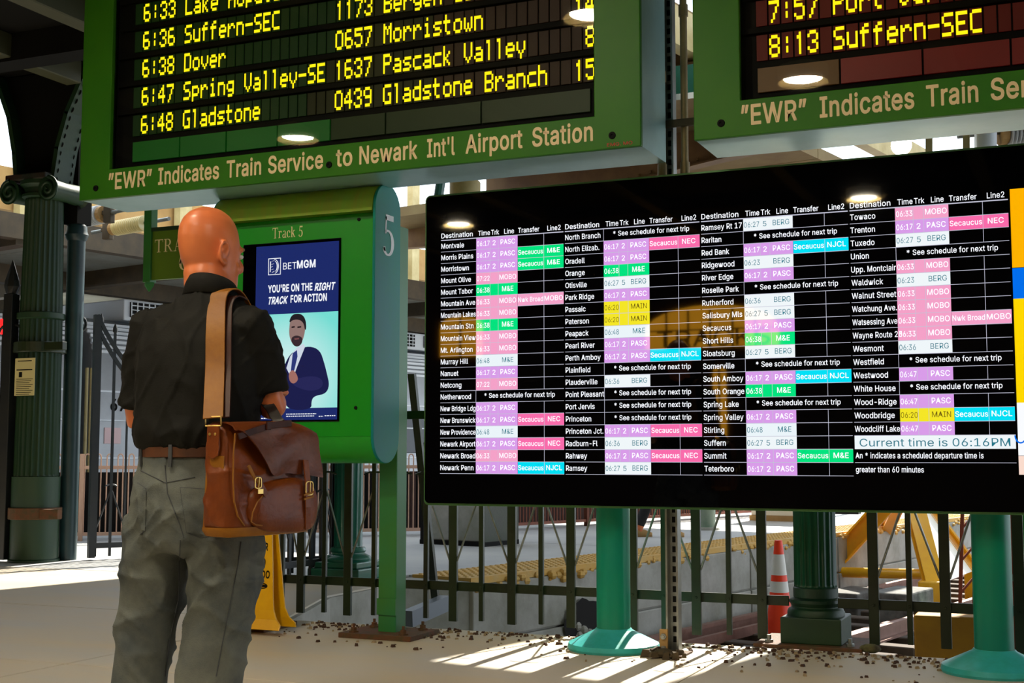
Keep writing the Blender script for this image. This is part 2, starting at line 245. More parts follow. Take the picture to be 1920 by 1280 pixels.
def glyph(ch, bold):
    k = (ch, bold)
    if k in _GX: return _GX[k]
    adv, s = GLYPHS.get(ch, (150, ''))
    loops = [[tuple(int(q) for q in p.split(',')) for p in l.split(' ')] for l in s.split('|')] if s else []
    loops.sort(key=lambda l: -abs(_area(l))); vs = []; fs = []
    if loops:
        sg = 1 if _area(loops[0]) > 0 else -1
        outs = [l for l in loops if _area(l)*sg > 0]; holes = [l for l in loops if _area(l)*sg <= 0]
        for o in outs:
            grp = [o]+[h for h in holes if _inside(h[0], o)]
            tri = tessellate_polygon([[Vector((p[0], p[1], 0)) for p in l] for l in grp])
            b0 = len(vs); flat = [p for l in grp for p in l]; vs += [(p[0]/250, p[1]/250, 0) for p in flat]
            for t in tri:
                A, B, C = (flat[i] for i in t)
                if (B[0]-A[0])*(C[1]-A[1])-(C[0]-A[0])*(B[1]-A[1]) < 0: t = t[::-1]
                fs.append(tuple(i+b0 for i in t))
    if bold:
        for l in loops:
            for i in range(len(l)):
                p = Vector(l[i-1])/250; q = Vector(l[i])/250; d = (q-p)
                if d.length < 1e-4: continue
                d.normalize(); n = Vector((-d.y, d.x))*bold; d = d*bold*.45; b0 = len(vs)
                lv = 1+(len(fs) % 3); vs += [(*t_, lv) for t_ in (p-d-n, q+d-n, q+d+n, p-d+n)]; fs.append((b0, b0+1, b0+2, b0+3))
    _GX[k] = (adv/250, vs, fs); return _GX[k]
def text_geo(t, bold=0.0):
    k = (t, bold)
    if k in _TX: return _TX[k]
    vs = []; fs = []; pen = 0.
    for ch in t:
        adv, gv, gf = glyph(ch, bold); b0 = len(vs)
        vs += [(x+pen, y, l_) for x, y, l_ in gv]; fs += [tuple(i+b0 for i in f) for f in gf]; pen += adv+bold*1.2
    xs = [v[0] for v in vs]; ys = [v[1] for v in vs]
    _TX[k] = (vs, fs, min(xs), max(xs), min(ys), max(ys)); return _TX[k]
CAP = 1.0
def text(mb, t, x, z, cap, y, width=None, bold=0., xs=1., align='l', shear=0., maxw=None):   # writes t on the plane Y=y; cap = capital height
    vs, fs, x0, x1, y0, y1 = text_geo(t, bold); s = cap/CAP; sx = s*xs
    if width is not None: sx = width/(x1-x0)
    if maxw is not None and (x1-x0)*sx > maxw: sx = maxw/(x1-x0)
    wd = (x1-x0)*sx
    ox = x - (wd/2 if align == 'c' else (wd if align == 'r' else 0))
    mb.add([(ox + (v[0]-x0)*sx + shear*v[1]*s, y-v[2]*6e-5, z + v[1]*s) for v in vs], fs)

# ------------------------------------------------------------------ materials
M_signgreen = mat('sign_green_paint', (40, 112, 14), .42, c2=(52, 118, 14), nscale=3, bump=.03, bscale=60, spec=.25)
M_signside = mat('sign_pale_side', (186, 222, 224), .28, metal=.6, c2=(160, 205, 205), nscale=3)
M_black = mat('black_gloss', (3, 3, 5), .025, spec=.5)
M_blackmat = mat('black_matte', (6, 6, 6), .7, spec=.2)
M_teal = mat('teal_gloss_paint', (0, 134, 98), .32, c2=(0, 124, 104), nscale=2, spec=.35)
M_flange = mat('teal_flange_paint', (60, 186, 190), .4, c2=(40, 160, 145), nscale=14, namt=.8)
M_kiosk = mat('kiosk_green', (10, 146, 36), .3, c2=(24, 152, 26), nscale=2.2, namt=.7, spec=.35, coat=.1)
M_kioskend = mat('kiosk_teal', (0, 126, 136), .45, c2=(2, 134, 116), nscale=2.5, spec=.25)
M_hood = mat('hood_green', (100, 160, 6), .36, c2=(132, 138, 16), nscale=7, namt=.8, stretch=(3, 1, .5))
M_post = mat('olive_post_paint', (52, 112, 22), .42, c2=(30, 120, 70), nscale=1.5)
M_rust = mat('rusty_steel', (105, 58, 30), .75, c2=(70, 60, 30), nscale=18, bump=.3)
M_darkgreen = mat('dark_green_iron', (12, 50, 36), .5, c2=(30, 58, 22), nscale=2.5, namt=.6, bump=.1, bscale=40)
M_iron = mat('black_green_iron', (22, 34, 16), .4, c2=(36, 50, 20), nscale=5, bump=.1, bscale=60)
M_gateiron = mat('blue_black_iron', (20, 25, 32), .42, c2=(34, 36, 34), nscale=6)
M_galv = mat('galvanised_steel', (165, 172, 172), .35, metal=.8, c2=(140, 140, 130), nscale=9)
M_conduit = mat('tan_conduit', (150, 128, 88), .42, metal=.5, c2=(120, 100, 66), nscale=6)
M_floor = mat('platform_concrete', (188, 186, 182), .6, c2=(206, 186, 150), nscale=1.1, namt=.75, bump=.12, bscale=30, stretch=(.5, 1.4, 1))
M_conc = mat('old_concrete', (182, 180, 174), .85, c2=(126, 126, 112), nscale=2.2, namt=.7, bump=.7, bscale=7)
M_white = mat('white_paint', (232, 236, 240), .4)
M_cream = mat('cream_paint', (206, 190, 140), .6, c2=(160, 140, 84), nscale=3, namt=.8)
M_brown = mat('brown_steel', (84, 52, 24), .7, c2=(120, 90, 50), nscale=2.5, namt=.6, bump=.2)
M_dark = mat('dark_ceiling', (14, 13, 9), .9, c2=(8, 8, 6), nscale=2, spec=.2)
M_tan = mat('tan_concrete', (196, 160, 100), .8, c2=(150, 110, 62), nscale=1.2, namt=.7)
M_canopy = mat('canopy_concrete', (150, 152, 144), .8, c2=(120, 118, 106), nscale=1.5)
M_canbeam = mat('canopy_beam_brown', (88, 74, 52), .75, c2=(66, 56, 42), nscale=4)
M_silver = mat('train_steel', (176, 180, 184), .38, metal=.35, c2=(150, 152, 156), nscale=1.2)
M_trainroof = mat('train_roof_white', (225, 230, 236), .45)
M_glassdark = mat('dark_window', (24, 28, 34), .06)
M_yellow = mat('safety_yellow', (250, 190, 8), .42, c2=(235, 165, 5), nscale=3, coat=.2)
M_yellowsign = mat('yellow_plastic', (242, 190, 6), .35, c2=(225, 165, 0), nscale=4)
M_tactile = mat('yellow_tactile', (214, 160, 52), .75, c2=(196, 168, 110), nscale=5, namt=.8, bump=.3)
M_ballast = mat('ballast_stone', (120, 116, 106), .9, c2=(70, 64, 56), nscale=14, namt=.9, bump=.6)
M_rail = mat('rusty_rail', (150, 112, 98), .45, metal=.4, c2=(120, 84, 70), nscale=5)
M_sleeper = mat('weathered_timber', (92, 76, 62), .85, c2=(60, 50, 42), nscale=4, stretch=(1, 6, 1))
M_fencepink = mat('rust_red_railing', (150, 92, 66), .6, c2=(176, 128, 100), nscale=1.5)
M_orange = mat('cone_orange', (255, 62, 12), .45, emit=None)
M_conewhite = mat('cone_reflective_white', (226, 226, 220), .4)
M_rubber = mat('black_rubber', (16, 17, 18), .6)
M_caption = mat('caption_tan', (252, 230, 182), .5)
M_goldletter = mat('cream_letter', (252, 234, 186), .5)
M_ins = mat('porcelain_insulator', (198, 200, 202), .25, coat=.5)
M_insy = mat('cream_insulator', (222, 206, 150), .3, coat=.4)
def emis(name, c, s, base=(4, 4, 5), rough=.03): return mat(name, base, rough, emit=c, es=s)
M_led = emis('led_yellow', (255, 225, 20), 1.35)
# ------------------------------------------------------------------ setting: platforms, pit, roofs
Tx, Ty = .208, .978                      # direction of the tracks
E0 = Vector((-4.65, 9.78, 0))
def trk(s, n, z=0): return Vector((E0.x + Tx*s + Ty*n, E0.y + Ty*s - Tx*n, z))   # along the tracks, n to the right of the far platform's edge
PITZ = -.95
def slab(name, poly, z0, z1, m, bevel=0):
    o = MB().prism(poly, 'z', z0, z1).build(name, m, bevel=bevel); return struct(o)
# concourse floor in big cast bays with recessed joints
floor = struct(MB().prism([(-16, -9), (9, -9), (9, 6.93), (-4.51, 6.93), (-4.98, 8.18), (-5.02, 9.2), (-16, 9.2)], 'z', -1.3, -.012).build('floor', M_conc))
xs = [-16, -13, -10.2, -7.4, -4.55, -1.7, 1.2, 4.2, 9]; ys = [-9, -6, -3, 0, 2.9, 5.05, 6.93]
k = 0
for i in range(len(xs)-1):
    for j in range(len(ys)-1):
        g = .006
        MB().box(xs[i]+g, xs[i+1]-g, ys[j]+g, ys[j+1]-(g if j < len(ys)-2 else 0), -.03, 0).build('slab_panel', M_floor, floor, bevel=.004, seg=1)
MB().prism([(-16, 6.942), (-4.556, 6.942), (-5.02, 8.18), (-5.05, 9.194), (-16, 9.194)], 'z', -.03, 0).build('slab_panel', M_floor, floor)
# rough pit wall edge below our platform is the slab itself; far platform
far_poly = [(-16, 9.2), (-5.02, 9.2), (E0.x, E0.y)] + [tuple(trk(50, 0)[:2])] + [tuple(trk(50, -8)[:2]), (-30, 40), (-30, 9.2)]
def polyz(name, poly, z0, z1, m): return MB().prism(poly, 'z', z0, z1).build(name, m)
far_floor = struct(polyz('floor_far_platform', far_poly, -1.3, -.02, M_conc))
M_farconc = mat('far_platform_concrete', (196, 196, 192), .6, c2=(172, 174, 176), nscale=.8, bump=.05)
for s in range(0, 44, 4):
    a = trk(s+.01, -.62); b = trk(s+3.99, -.62); c = trk(s+3.99, -9.5); d = trk(s+.01, -9.5)
    MB().prism([a[:2], b[:2], c[:2], d[:2]][::-1], 'z', -.05, 0).build('slab_panel', M_farconc, far_floor)
MB().prism([(-16, 9.215), (-6.2, 9.215), (-5.3, 9.6), tuple(trk(0, -.63)[:2]), tuple(trk(0, -9.5)[:2]), (-16, 11.6)][::-1], 'z', -.05, 0).build('slab_panel', M_farconc, far_floor)
# tactile warning strip, one tile after another, with truncated domes
dome = None
for s in range(0, 40):
    m = MB(); L = 1.0
    a = trk(s*L+.006, -.60); b = trk((s+1)*L-.006, -.60); c = trk((s+1)*L-.006, .02); d = trk(s*L+.006, .02)
    m.prism([tuple(p[:2]) for p in (a, b, c, d)][::-1], 'z', -.05, .006)
    if s < 14:
        for i in range(12):
            for j in range(7):
                p = trk(s*L+.05+i*.082, -.55+j*.082)
                m.lathe([(.02, .006), (.013, .014)], p.x, p.y, 6)
    m.build('tactile_tile', M_tactile, far_floor)
# broken lumps on the platform nose
m = MB()
for i in range(260):
    s = rnd.uniform(0, 16); p = trk(s, rnd.uniform(-.02, .05), rnd.uniform(-.10, -.03)); r = rnd.uniform(.02, .05)
    m.ell(p, (r, r*1.4, r*.8), n=6, m=4)
o = m.build('edge_rubble', M_tactile, far_floor, kind='stuff')
# far platform wall: uneven cast blocks with cracks between
wallf = None
for i in range(14):
    s0 = i*2.6; off = rnd.uniform(0, .025)
    for zz in ((-.50, -.055), (-1.05, -.515)):
        a = trk(s0+.012, -.1); b = trk(s0+2.588, -.1); c = trk(s0+2.588, .03+off*(1 if zz[0] < -.6 else .4)); d = trk(s0+.012, .03+off*(1 if zz[0] < -.6 else .4))
        MB().prism([tuple(p[:2]) for p in (a, b, c, d)][::-1], 'z', *zz).build('concrete_block', M_conc, far_floor, bevel=.012)
# dark broken hole with rubble
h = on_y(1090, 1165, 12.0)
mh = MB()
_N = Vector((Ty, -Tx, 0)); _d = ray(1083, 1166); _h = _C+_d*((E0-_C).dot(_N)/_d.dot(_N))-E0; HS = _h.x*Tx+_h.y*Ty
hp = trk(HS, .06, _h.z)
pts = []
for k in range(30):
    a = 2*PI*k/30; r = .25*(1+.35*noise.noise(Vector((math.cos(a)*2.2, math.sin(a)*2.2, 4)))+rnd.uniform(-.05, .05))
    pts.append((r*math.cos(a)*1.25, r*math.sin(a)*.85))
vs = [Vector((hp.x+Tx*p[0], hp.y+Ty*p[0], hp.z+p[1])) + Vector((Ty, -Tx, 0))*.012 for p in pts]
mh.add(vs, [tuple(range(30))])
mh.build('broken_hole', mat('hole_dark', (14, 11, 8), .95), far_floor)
mr = MB()
for i in range(46):
    p = trk(HS+rnd.uniform(-.45, .45), rnd.uniform(.04, .3), -.93+rnd.uniform(0, .12)); r = rnd.uniform(.03, .09)
    mr.ell(p, (r, r*rnd.uniform(.7, 1.3), r*.8), n=6, m=4)
for q_ in range(9): mr.ell(trk(HS+rnd.uniform(-.12, .14), rnd.uniform(.03, .08), _h.z-.12+rnd.uniform(-.05, .1)), (.05, .06, .045), n=7, m=5)
mr.build('fallen_rubble', M_conc, far_floor, kind='stuff')
# pit ground
pit = struct(MB().prism([(-5.1, 6.9), (9, 6.9), (14, 60), (-6, 60), (-5.5, 9)], 'z', -1.4, PITZ-.06).build('floor_pit', M_ballast))
mb = MB()
ico = None
def rock(m, p, r):
    a = rnd.uniform(0, PI); R = Matrix.Rotation(a, 3, 'Z'); c = Vector(p)
    sx, sy, sz = r*rnd.uniform(.7, 1.3), r*rnd.uniform(.7, 1.2), r*rnd.uniform(.5, .9)
    vs = [c + R @ Vector(v) for v in ((-sx, -sy, -sz), (sx, -sy*.8, -sz), (sx*.8, sy, -sz), (-sx*.9, sy*.9, -sz), (-sx*.6, -sy*.7, sz), (sx*.7, -sy*.5, sz*.8), (sx*.5, sy*.6, sz), (-sx*.7, sy*.5, sz*.7))]
    m.add(vs, [(3, 2, 1, 0), (4, 5, 6, 7), (0, 1, 5, 4), (1, 2, 6, 5), (2, 3, 7, 6), (3, 0, 4, 7)])
for i in range(9000):
    s = rnd.uniform(-2.5, 22); n = rnd.uniform(.05, 6.5)
    p = trk(s, n, PITZ-.045+rnd.uniform(-.02, .03))
    if p.y < 7.0: continue
    rock(mb, p, rnd.uniform(.02, .045))
mb.build('ballast', M_ballast, pit, kind='stuff')
# sleepers and rails
track = thing('railway_track', 'rusty rail track on timber sleepers in the pit behind the fence', 'track', trk(2, 2.4, PITZ))
GA = 1.5; NC = 1.02
for k in range(24):
    s = -.3 + k*.66
    a = trk(s, NC-.90, PITZ+.02); b = trk(s, NC+1.2, PITZ+.02)
    MB().beam(a, b, .22, .14).build('sleeper', M_sleeper, track, bevel=.012, seg=1)
for n in (NC-GA/2, NC+GA/2):
    m = MB()
    a = trk(-1.2, n, 0); b = trk(34, n, 0)
    for (wd, h, zc) in ((.14, .02, PITZ+.10), (.022, .11, PITZ+.155), (.07, .04, PITZ+.22)):
        m.beam(a+Vector((0, 0, zc)), b+Vector((0, 0, zc)), wd, h)
    m.build('rail', M_rail, track)
# second pair of guard rails close by
for n in (NC-GA/2+.22, NC+GA/2-.22):
    m = MB(); a = trk(-1.0, n, PITZ+.13); b = trk(7.0, n, PITZ+.13)
    m.beam(a, b, .05, .10); m.build('guard_rail', M_rail, track)

# ---- roofs
ROOFZ = 4.75
ceil = struct(MB().box(-16, 9, -9, 8.7, ROOFZ, ROOFZ+.2).build('ceiling', M_dark))
for x in (-14.2, -12.2, -10.3, -8.75, -7.5, -5.6, -3.4, -1.1, 1.4, 4):
    MB().box(x-.09, x+.09, -9, 9.6, ROOFZ-.22, ROOFZ-.002).build('ceiling_beam', mat('beam_olive', (62, 62, 34), .6), ceil, bevel=.01, seg=1)
for y in (-6, -2, 2, 6):
    MB().box(-16, 9, y-.12, y+.12, ROOFZ-.16, ROOFZ-.001).build('cross_beam', M_dark, ceil)
wall_back = struct(MB().box(-16, 9, -9.2, -9, 0, ROOFZ+.2).build('wall_back', mat('back_wall_brown', (48, 32, 18), .8, c2=(34, 24, 14), nscale=2)))
struct(MB().box(-16.2, -16, -9, 9, 0, ROOFZ+.2).build('added_wall_left', mat('added_wall_tan', (104, 80, 50), .8, c2=(78, 58, 36), nscale=1.5)))  # unseen side walls, added to cut ambient light and reflections
struct(MB().box(9, 9.2, -9, 7, 0, ROOFZ+.2).build('added_wall_right', mat('added_wall_tan', 0)))
# arched lit station window with lettering, behind the camera (seen as reflections)
M_amber = emis('amber_window', (255, 176, 40), 6.0, base=(200, 130, 30), rough=.5)
for wi, (wa, wb_, za, zb, ar) in enumerate(((-10.85, -10.0, 2.8, 3.35, .2), (-6.9, -4.6, 2.82, 3.12, .42), (-5.72, -5.5, 1.3, 2.4, .08))):
    cx = (wa+wb_)/2; wd = wb_-wa
    m = MB(); m.prism([(wa, za), (wb_, za)] + [(cx+wd/2*math.cos(PI*k/12), zb+ar*math.sin(PI*k/12)) for k in range(13)], 'y', -8.99, -8.96)
    wn = struct(m.build('window_%d' % (wi+1), M_amber))
    g_ = MB(); nb = max(2, int(wd/.35))
    for q in range(1, nb): g_.box(wa+wd*q/nb-.015, wa+wd*q/nb+.015, -8.96, -8.93, za, zb+ar*.8)
    g_.box(wa, wb_, -8.96, -8.93, zb-.01, zb+.01)
    g_.build('glazing_bar', M_blackmat, wn)
ml = MB(); text(ml, 'TRACKS', 0, 0, .27, 0, bold=.01, width=1.95)
ml.v = [Vector((-6.68+v.x, -8.925, 2.84+v.z)) for v in ml.v]
ml.build('window_lettering', M_blackmat, bpy.data.objects['window_2'])
# ceiling lamps
M_lamp = emis('lamp_disc', (255, 240, 212), 300, base=(255, 255, 255))
lamp_pos = [(-7.83, -.13, 'ceiling downlight above the left aisle'), (-3.48, 2.38, 'ceiling downlight nearest in front of the departure boards'), (-2.3, -.1, 'ceiling downlight just behind the camera'),
            (-8.57, -5.03, 'ceiling downlight at the rear left of the concourse'), (-2.65, -5.39, 'ceiling downlight at the rear middle of the concourse'), (1.6, 1.2, 'ceiling downlight at the right of the concourse')]
for (x, y, lb) in lamp_pos:
    L = thing('ceiling_lamp', 'round white ' + lb, 'lamp', (x, y, 4.52), group='ceiling downlights')
    MB().lathe([(.21, 4.52), (.23, 4.45), (.23, 4.60), (.05, 4.66)], x, y, 24).build('lamp_housing', M_cream, L, smooth=40)
    MB().lathe([(.175, 4.488), (.175, 4.502)], x, y, 24).build('lamp_lens', M_lamp, L)

# train-shed roof beyond the concourse: slabs with a smoke slot over the track, brown riveted arched girders
def shed_bay(s0, s1, n0, n1, z, name='roof_panel'):
    a, b, c, d = trk(s0, n0), trk(s1, n0), trk(s1, n1), trk(s0, n1)
    return [tuple(a[:2]), tuple(b[:2]), tuple(c[:2]), tuple(d[:2])][::-1]
shed = struct(MB().box(-16, 9, 8.7, 8.95, 4.5, 4.9).build('ceiling_shed', M_dark))
M_roofp = mat('shed_roof_tan', (128, 112, 70), .8, c2=(88, 60, 32), nscale=.9, namt=.8)
SLOT0, SLOT1 = 1.30, 2.75
for (n0_, n1) in ((-3.4, SLOT0), (SLOT1, 13)):
    for s in range(-1, 12, 2):
        n0 = n0_ if (n0_ > 0 or s < 7) else -7.5
        poly = shed_bay(s+.01, s+1.99, n0, (.2 if n0 < 0 and s > 4 else n1), 0)
        MB().prism(poly, 'z', 4.75, 4.9).build('roof_panel', M_roofp, shed)
MB().prism([(-16, 8.9), (-6.5, 8.9), (-6.5, 9.9), (-16, 9.9)], 'z', 4.75, 4.9).build('roof_panel', M_dark, shed)
poly = shed_bay(-1, .3, SLOT0, SLOT1, 0); MB().prism(poly, 'z', 4.75, 4.9).build('roof_panel', M_roofp, shed)
for n in (SLOT0, SLOT1):
    MB().beam(trk(-1, n, 4.66), trk(13, n, 4.66), .14, .34).build('slot_curb', M_cream, shed)
# girders across
for gi, s in enumerate((1.6, 4.8, 8.0, 11.2)):
    pts = []
    for k in range(25):
        n = (-3.4 if gi < 2 else -7.5) + (10.9 if gi < 2 else 15)*k/24; u = ((n-2.0)/5.4) if n > -3.4 else 1-(-3.4-n)/4.1*.9; z = 4.62-.62*u*u
        pts.append((n, z))
    m = MB(); nn = len(pts)
    vs = []
    for (n, z) in pts:
        for dz, ds in ((0, -.09), (0, .09), (-.02, .09), (-.02, -.09)): vs.append(trk(s+ds, n, z+dz-.16))
    fs = []
    for i in range(nn-1):
        for q in range(4): fs.append((i*4+q, (i+1)*4+q, (i+1)*4+(q+1) % 4, i*4+(q+1) % 4))
    m.add(vs, fs)
    vs = []
    for (n, z) in pts: vs += [trk(s-.012, n, z-.17), trk(s+.012, n, z-.17), trk(s+.012, n, 4.76), trk(s-.012, n, 4.76)]
    m.add(vs, [(i*4+q, (i+1)*4+q, (i+1)*4+(q+1) % 4, i*4+(q+1) % 4) for i in range(nn-1) for q in range(4)])
    g = m.build('arched_girder', M_brown, shed)
    r = MB()
    for i in range(70):
        n = -3.3+10.7*i/69; u = ((n-2.0)/5.4); z = 4.62-.62*u*u
        r.lathe([(.02, 0), (.012, .012)], 0, 0, 6) if False else r.ell(trk(s-.02, n, z-.10), (.018, .018, .018), n=6, m=4)
    r.build('rivet', M_brown, g, kind='stuff')
# ------------------------------------------------------------------ departure boards (LED)
GL = {
'0':"01110 10001 10001 10001 10001 10001 01110",'1':"00100 01100 00100 00100 00100 00100 00100",'2':"01110 10001 00001 00110 01000 10000 11111",
'3':"01110 10001 00001 00110 00001 10001 01110",'4':"00010 00110 01010 10010 11111 00010 00010",'5':"11111 10000 11110 00001 00001 10001 01110",
'6':"01110 10000 10000 11110 10001 10001 01110",'7':"11111 00001 00010 00010 00100 00100 01000",'8':"01110 10001 10001 01110 10001 10001 01110",
'9':"01110 10001 10001 01111 00001 00001 01110",':':"00000 00100 00100 00000 00100 00100 00000",'-':"00000 00000 00000 11111 00000 00000 00000",
'.':"00000 00000 00000 00000 00000 01100 01100",
'S':"01111 10000 10000 01110 00001 00001 11110",'E':"11111 10000 10000 11110 10000 10000 11111",'C':"01111 10000 10000 10000 10000 10000 01111",
'D':"11110 10001 10001 10001 10001 10001 11110",'G':"01111 10000 10000 10011 10001 10001 01111",'V':"10001 10001 10001 10001 10001 01010 00100",
'L':"10000 10000 10000 10000 10000 10000 11111",'H':"10001 10001 10001 11111 10001 10001 10001",'M':"10001 11011 10101 10101 10001 10001 10001",
'P':"11110 10001 10001 11110 10000 10000 10000",'B':"11110 10001 10001 11110 10001 10001 11110",'J':"00111 00010 00010 00010 00010 10010 01100",
'a':"00000 00000 01110 00001 01111 10001 01111",'b':"10000 10000 11110 10001 10001 10001 11110",'c':"00000 00000 01111 10000 10000 10000 01111",
'd':"00001 00001 01111 10001 10001 10001 01111",'e':"00000 00000 01110 10001 11111 10000 01110",'f':"00110 01000 11110 01000 01000 01000 01000",
'g':"00000 01111 10001 10001 01111 00001 01110",'h':"10000 10000 11110 10001 10001 10001 10001",'i':"00100 00000 01100 00100 00100 00100 01110",
'k':"10000 10000 10010 10100 11000 10100 10010",'l':"01100 00100 00100 00100 00100 00100 00100",'n':"00000 00000 11110 10001 10001 10001 10001",
'o':"00000 00000 01110 10001 10001 10001 01110",'p':"00000 11110 10001 10001 11110 10000 10000",'r':"00000 00000 10110 11001 10000 10000 10000",
's':"00000 00000 01111 10000 01110 00001 11110",'t':"01000 01000 11110 01000 01000 01000 00110",'u':"00000 00000 10001 10001 10001 10001 01111",
'v':"00000 00000 10001 10001 10001 01010 00100",'w':"00000 00000 10001 10001 10101 10101 01010",'y':"00000 10001 10001 10001 01010 00100 00100"}
PITCHX = .0596; PXW = .0098; CH = .105; PXH = CH/7
def led_row(mb, s, x, z, y):
    for i, ch in enumerate(s):
        g = GL.get(ch)
        if not g: continue
        dz = -PXH if ch in 'gpy' else 0
        for r, row in enumerate(g.split()):
            c = 0
            while c < 5:
                if row[c] == '1':
                    e = c
                    while e+1 < 5 and row[e+1] == '1': e += 1
                    mb.rect(x+i*PITCHX+c*PXW-.0006, x+i*PITCHX+(e+1)*PXW-.0006, z+dz+CH-(r+1)*PXH-.001, z+dz+CH-r*PXH+.001, y); c = e+1
                else: c += 1
M_cellg = mat('cell_reflection_green', (10, 44, 12), .6, c2=(8, 36, 12), nscale=9, emit=(30, 90, 20), es=.06)  # cell tints: coloured reflections across the boards put into colour and glow
M_cello = mat('cell_reflection_olive', (26, 30, 6), .6, emit=(70, 70, 10), es=.05)
M_cellb = mat('cell_reflection_brown', (36, 20, 6), .6, emit=(90, 40, 8), es=.05)
M_cellr = mat('cell_reflection_red', (74, 8, 6), .6, emit=(120, 14, 8), es=.12)
M_fillg = mat('filler_reflection_green', (10, 92, 24), .4, emit=(10, 110, 20), es=.12)  # filler strip tints likewise hold reflected colour
M_fillg2 = mat('filler_reflection_olive', (22, 40, 8), .5, emit=(40, 70, 10), es=.06)
M_fillr = mat('filler_reflection_red', (110, 12, 12), .4, emit=(130, 10, 8), es=.12)
M_fillo = mat('filler_reflection_amber', (90, 58, 12), .4, emit=(110, 70, 8), es=.1)
def glass_mat():
    m = bpy.data.materials.new('board_glass'); m.use_nodes = True; nt = m.node_tree; nt.nodes.clear()
    o = nt.nodes.new('ShaderNodeOutputMaterial'); mx = nt.nodes.new('ShaderNodeMixShader'); t = nt.nodes.new('ShaderNodeBsdfTransparent'); g = nt.nodes.new('ShaderNodeBsdfGlossy')
    fr = nt.nodes.new('ShaderNodeFresnel'); fr.inputs[0].default_value = 1.5; g.inputs['Roughness'].default_value = .015
    t.inputs[0].default_value = (.93, .96, .93, 1)
    nt.links.new(fr.outputs[0], mx.inputs[0]); nt.links.new(t.outputs[0], mx.inputs[1]); nt.links.new(g.outputs[0], mx.inputs[2]); nt.links.new(mx.outputs[0], o.inputs[0]); return m
M_glass = glass_mat()
SY = 5.95; SB = 2.486; ST = 3.95
def board(x0, x1, wx0, wx1, label, rows, ncell0, cell0x, cellmat, fillers, captions, holes, nrows, depth=.42):
    R = thing('departure_board', label, 'sign', ((x0+x1)/2, SY+depth/2, SB))
    # face frame as four boards around the window
    wz0 = 2.655; wz1 = ST-.12
    m = MB(); outer = [(x0, SB), (x1, SB), (x1, ST), (x0, ST)]; inner = [(wx0, wz0), (wx1, wz0), (wx1, wz1), (wx0, wz1)]
    vs = [(p[0], y, p[1]) for y in (SY, SY+.03) for p in outer+inner]
    fs = []
    for i in range(4):
        j = (i+1) % 4
        fs += [(i, j, 4+j, 4+i), (8+i, 12+i, 12+j, 8+j), (4+i, 4+j, 12+j, 12+i), (i, 8+i, 8+j, j)]
    m.add(vs, fs); m.build('face_frame', M_signgreen, R, bevel=.004)
    MB().box(x0+.002, x1-.002, SY+.031, SY+depth, SB+.002, ST).build('housing', M_signside, R, bevel=.004) if False else None
    hh = MB()
    for b in ((x0+.003, x0+.02, SY+.031, SY+depth, SB+.003, ST-.002), (x1-.02, x1-.003, SY+.031, SY+depth, SB+.003, ST-.002), (x0+.02, x1-.02, SY+.031, SY+depth, SB+.003, SB+.02), (x0+.02, x1-.02, SY+.031, SY+depth, ST-.02, ST-.002), (x0+.02, x1-.02, SY+depth-.02, SY+depth, SB+.02, ST-.02)): hh.box(*b)
    hh.build('housing', M_signside, R)
    cy = SY+.075
    MB().box(wx0-.02, wx1+.02, cy+.002, cy+.02, wz0-.03, wz1).build('back_panel', M_blackmat, R)
    MB().rect(wx0, wx1, wz0, wz1, SY+.02).build('glass', M_glass, R)
    # character cells
    base = MB().box(-.0255, .0255, -.003, .003, 0, .122)
    src = {}
    for r in range(nrows):
        for c in range(ncell0):
            x = cell0x+(c-1)*PITCHX+.024
            if x+.025 > wx1: continue
            mt = cellmat(c, r); o0 = src.get(mt.name)
            loc = Vector((x, cy-.004, 2.853+r*.1665)) - R.location
            if o0 is None:
                o = base.build('character_cell', mt, R, world=False); o.location = loc; src[mt.name] = o
            else: inst(o0, R, loc)
    for r, parts in enumerate(rows):
        m = MB()
        for (idx, s) in parts: led_row(m, s, cell0x+idx*PITCHX, 2.862+r*.1665, cy-.009)
        if m.v: m.build('led_text', M_led, R)
        MB().box(wx0, wx1, cy-.02, cy+.001, 2.862+r*.1665+.122, 2.862+r*.1665+.148).build('row_divider', M_blackmat, R)
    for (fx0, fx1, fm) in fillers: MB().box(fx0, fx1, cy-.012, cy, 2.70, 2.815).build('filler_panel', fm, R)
    for (wd, a, b) in captions:
        mc = MB(); text(mc, wd, a, 2.535, .092, SY-.0015, width=b-a, bold=.035)
        mc.build('caption_word', M_caption, R)
    for (hx, hz) in holes:
        MB().add(*(lambda q: (q.v, q.f))(MB().lathe([(.017, 0), (.013, .008), (.006, .004)], 0, 0, 16))) if False else None
        q = MB(); q.M = Matrix.Translation((hx, SY, hz)) @ Matrix.Rotation(PI/2, 4, 'X'); q.lathe([(.019, -.002), (.017, .006), (.007, .007), (.006, .002)], 0, 0, 16)
        q.build('screw', M_blackmat, R)
    return R
def cx(px, py=300): return on_y(px, py, SY).x
capw = [('\u201dEWR\u201d', 204, 285, 340), ('Indicates', 297, 411, 330), ('Train', 425, 490, 320), ('Service', 503, 606, 310), ('to', 630, 661, 300), ('Newark', 674, 783, 290), ("Int'l", 801, 853, 285), ('Airport', 873, 980, 275), ('Station', 998, 1112, 258)]
caps1 = [(t, cx(a, y), cx(b, y)) for t, a, b, y in capw]
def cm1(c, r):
    return M_cellg if c < 22+r*2-2 else (M_cello if c < 33 else M_cellb)
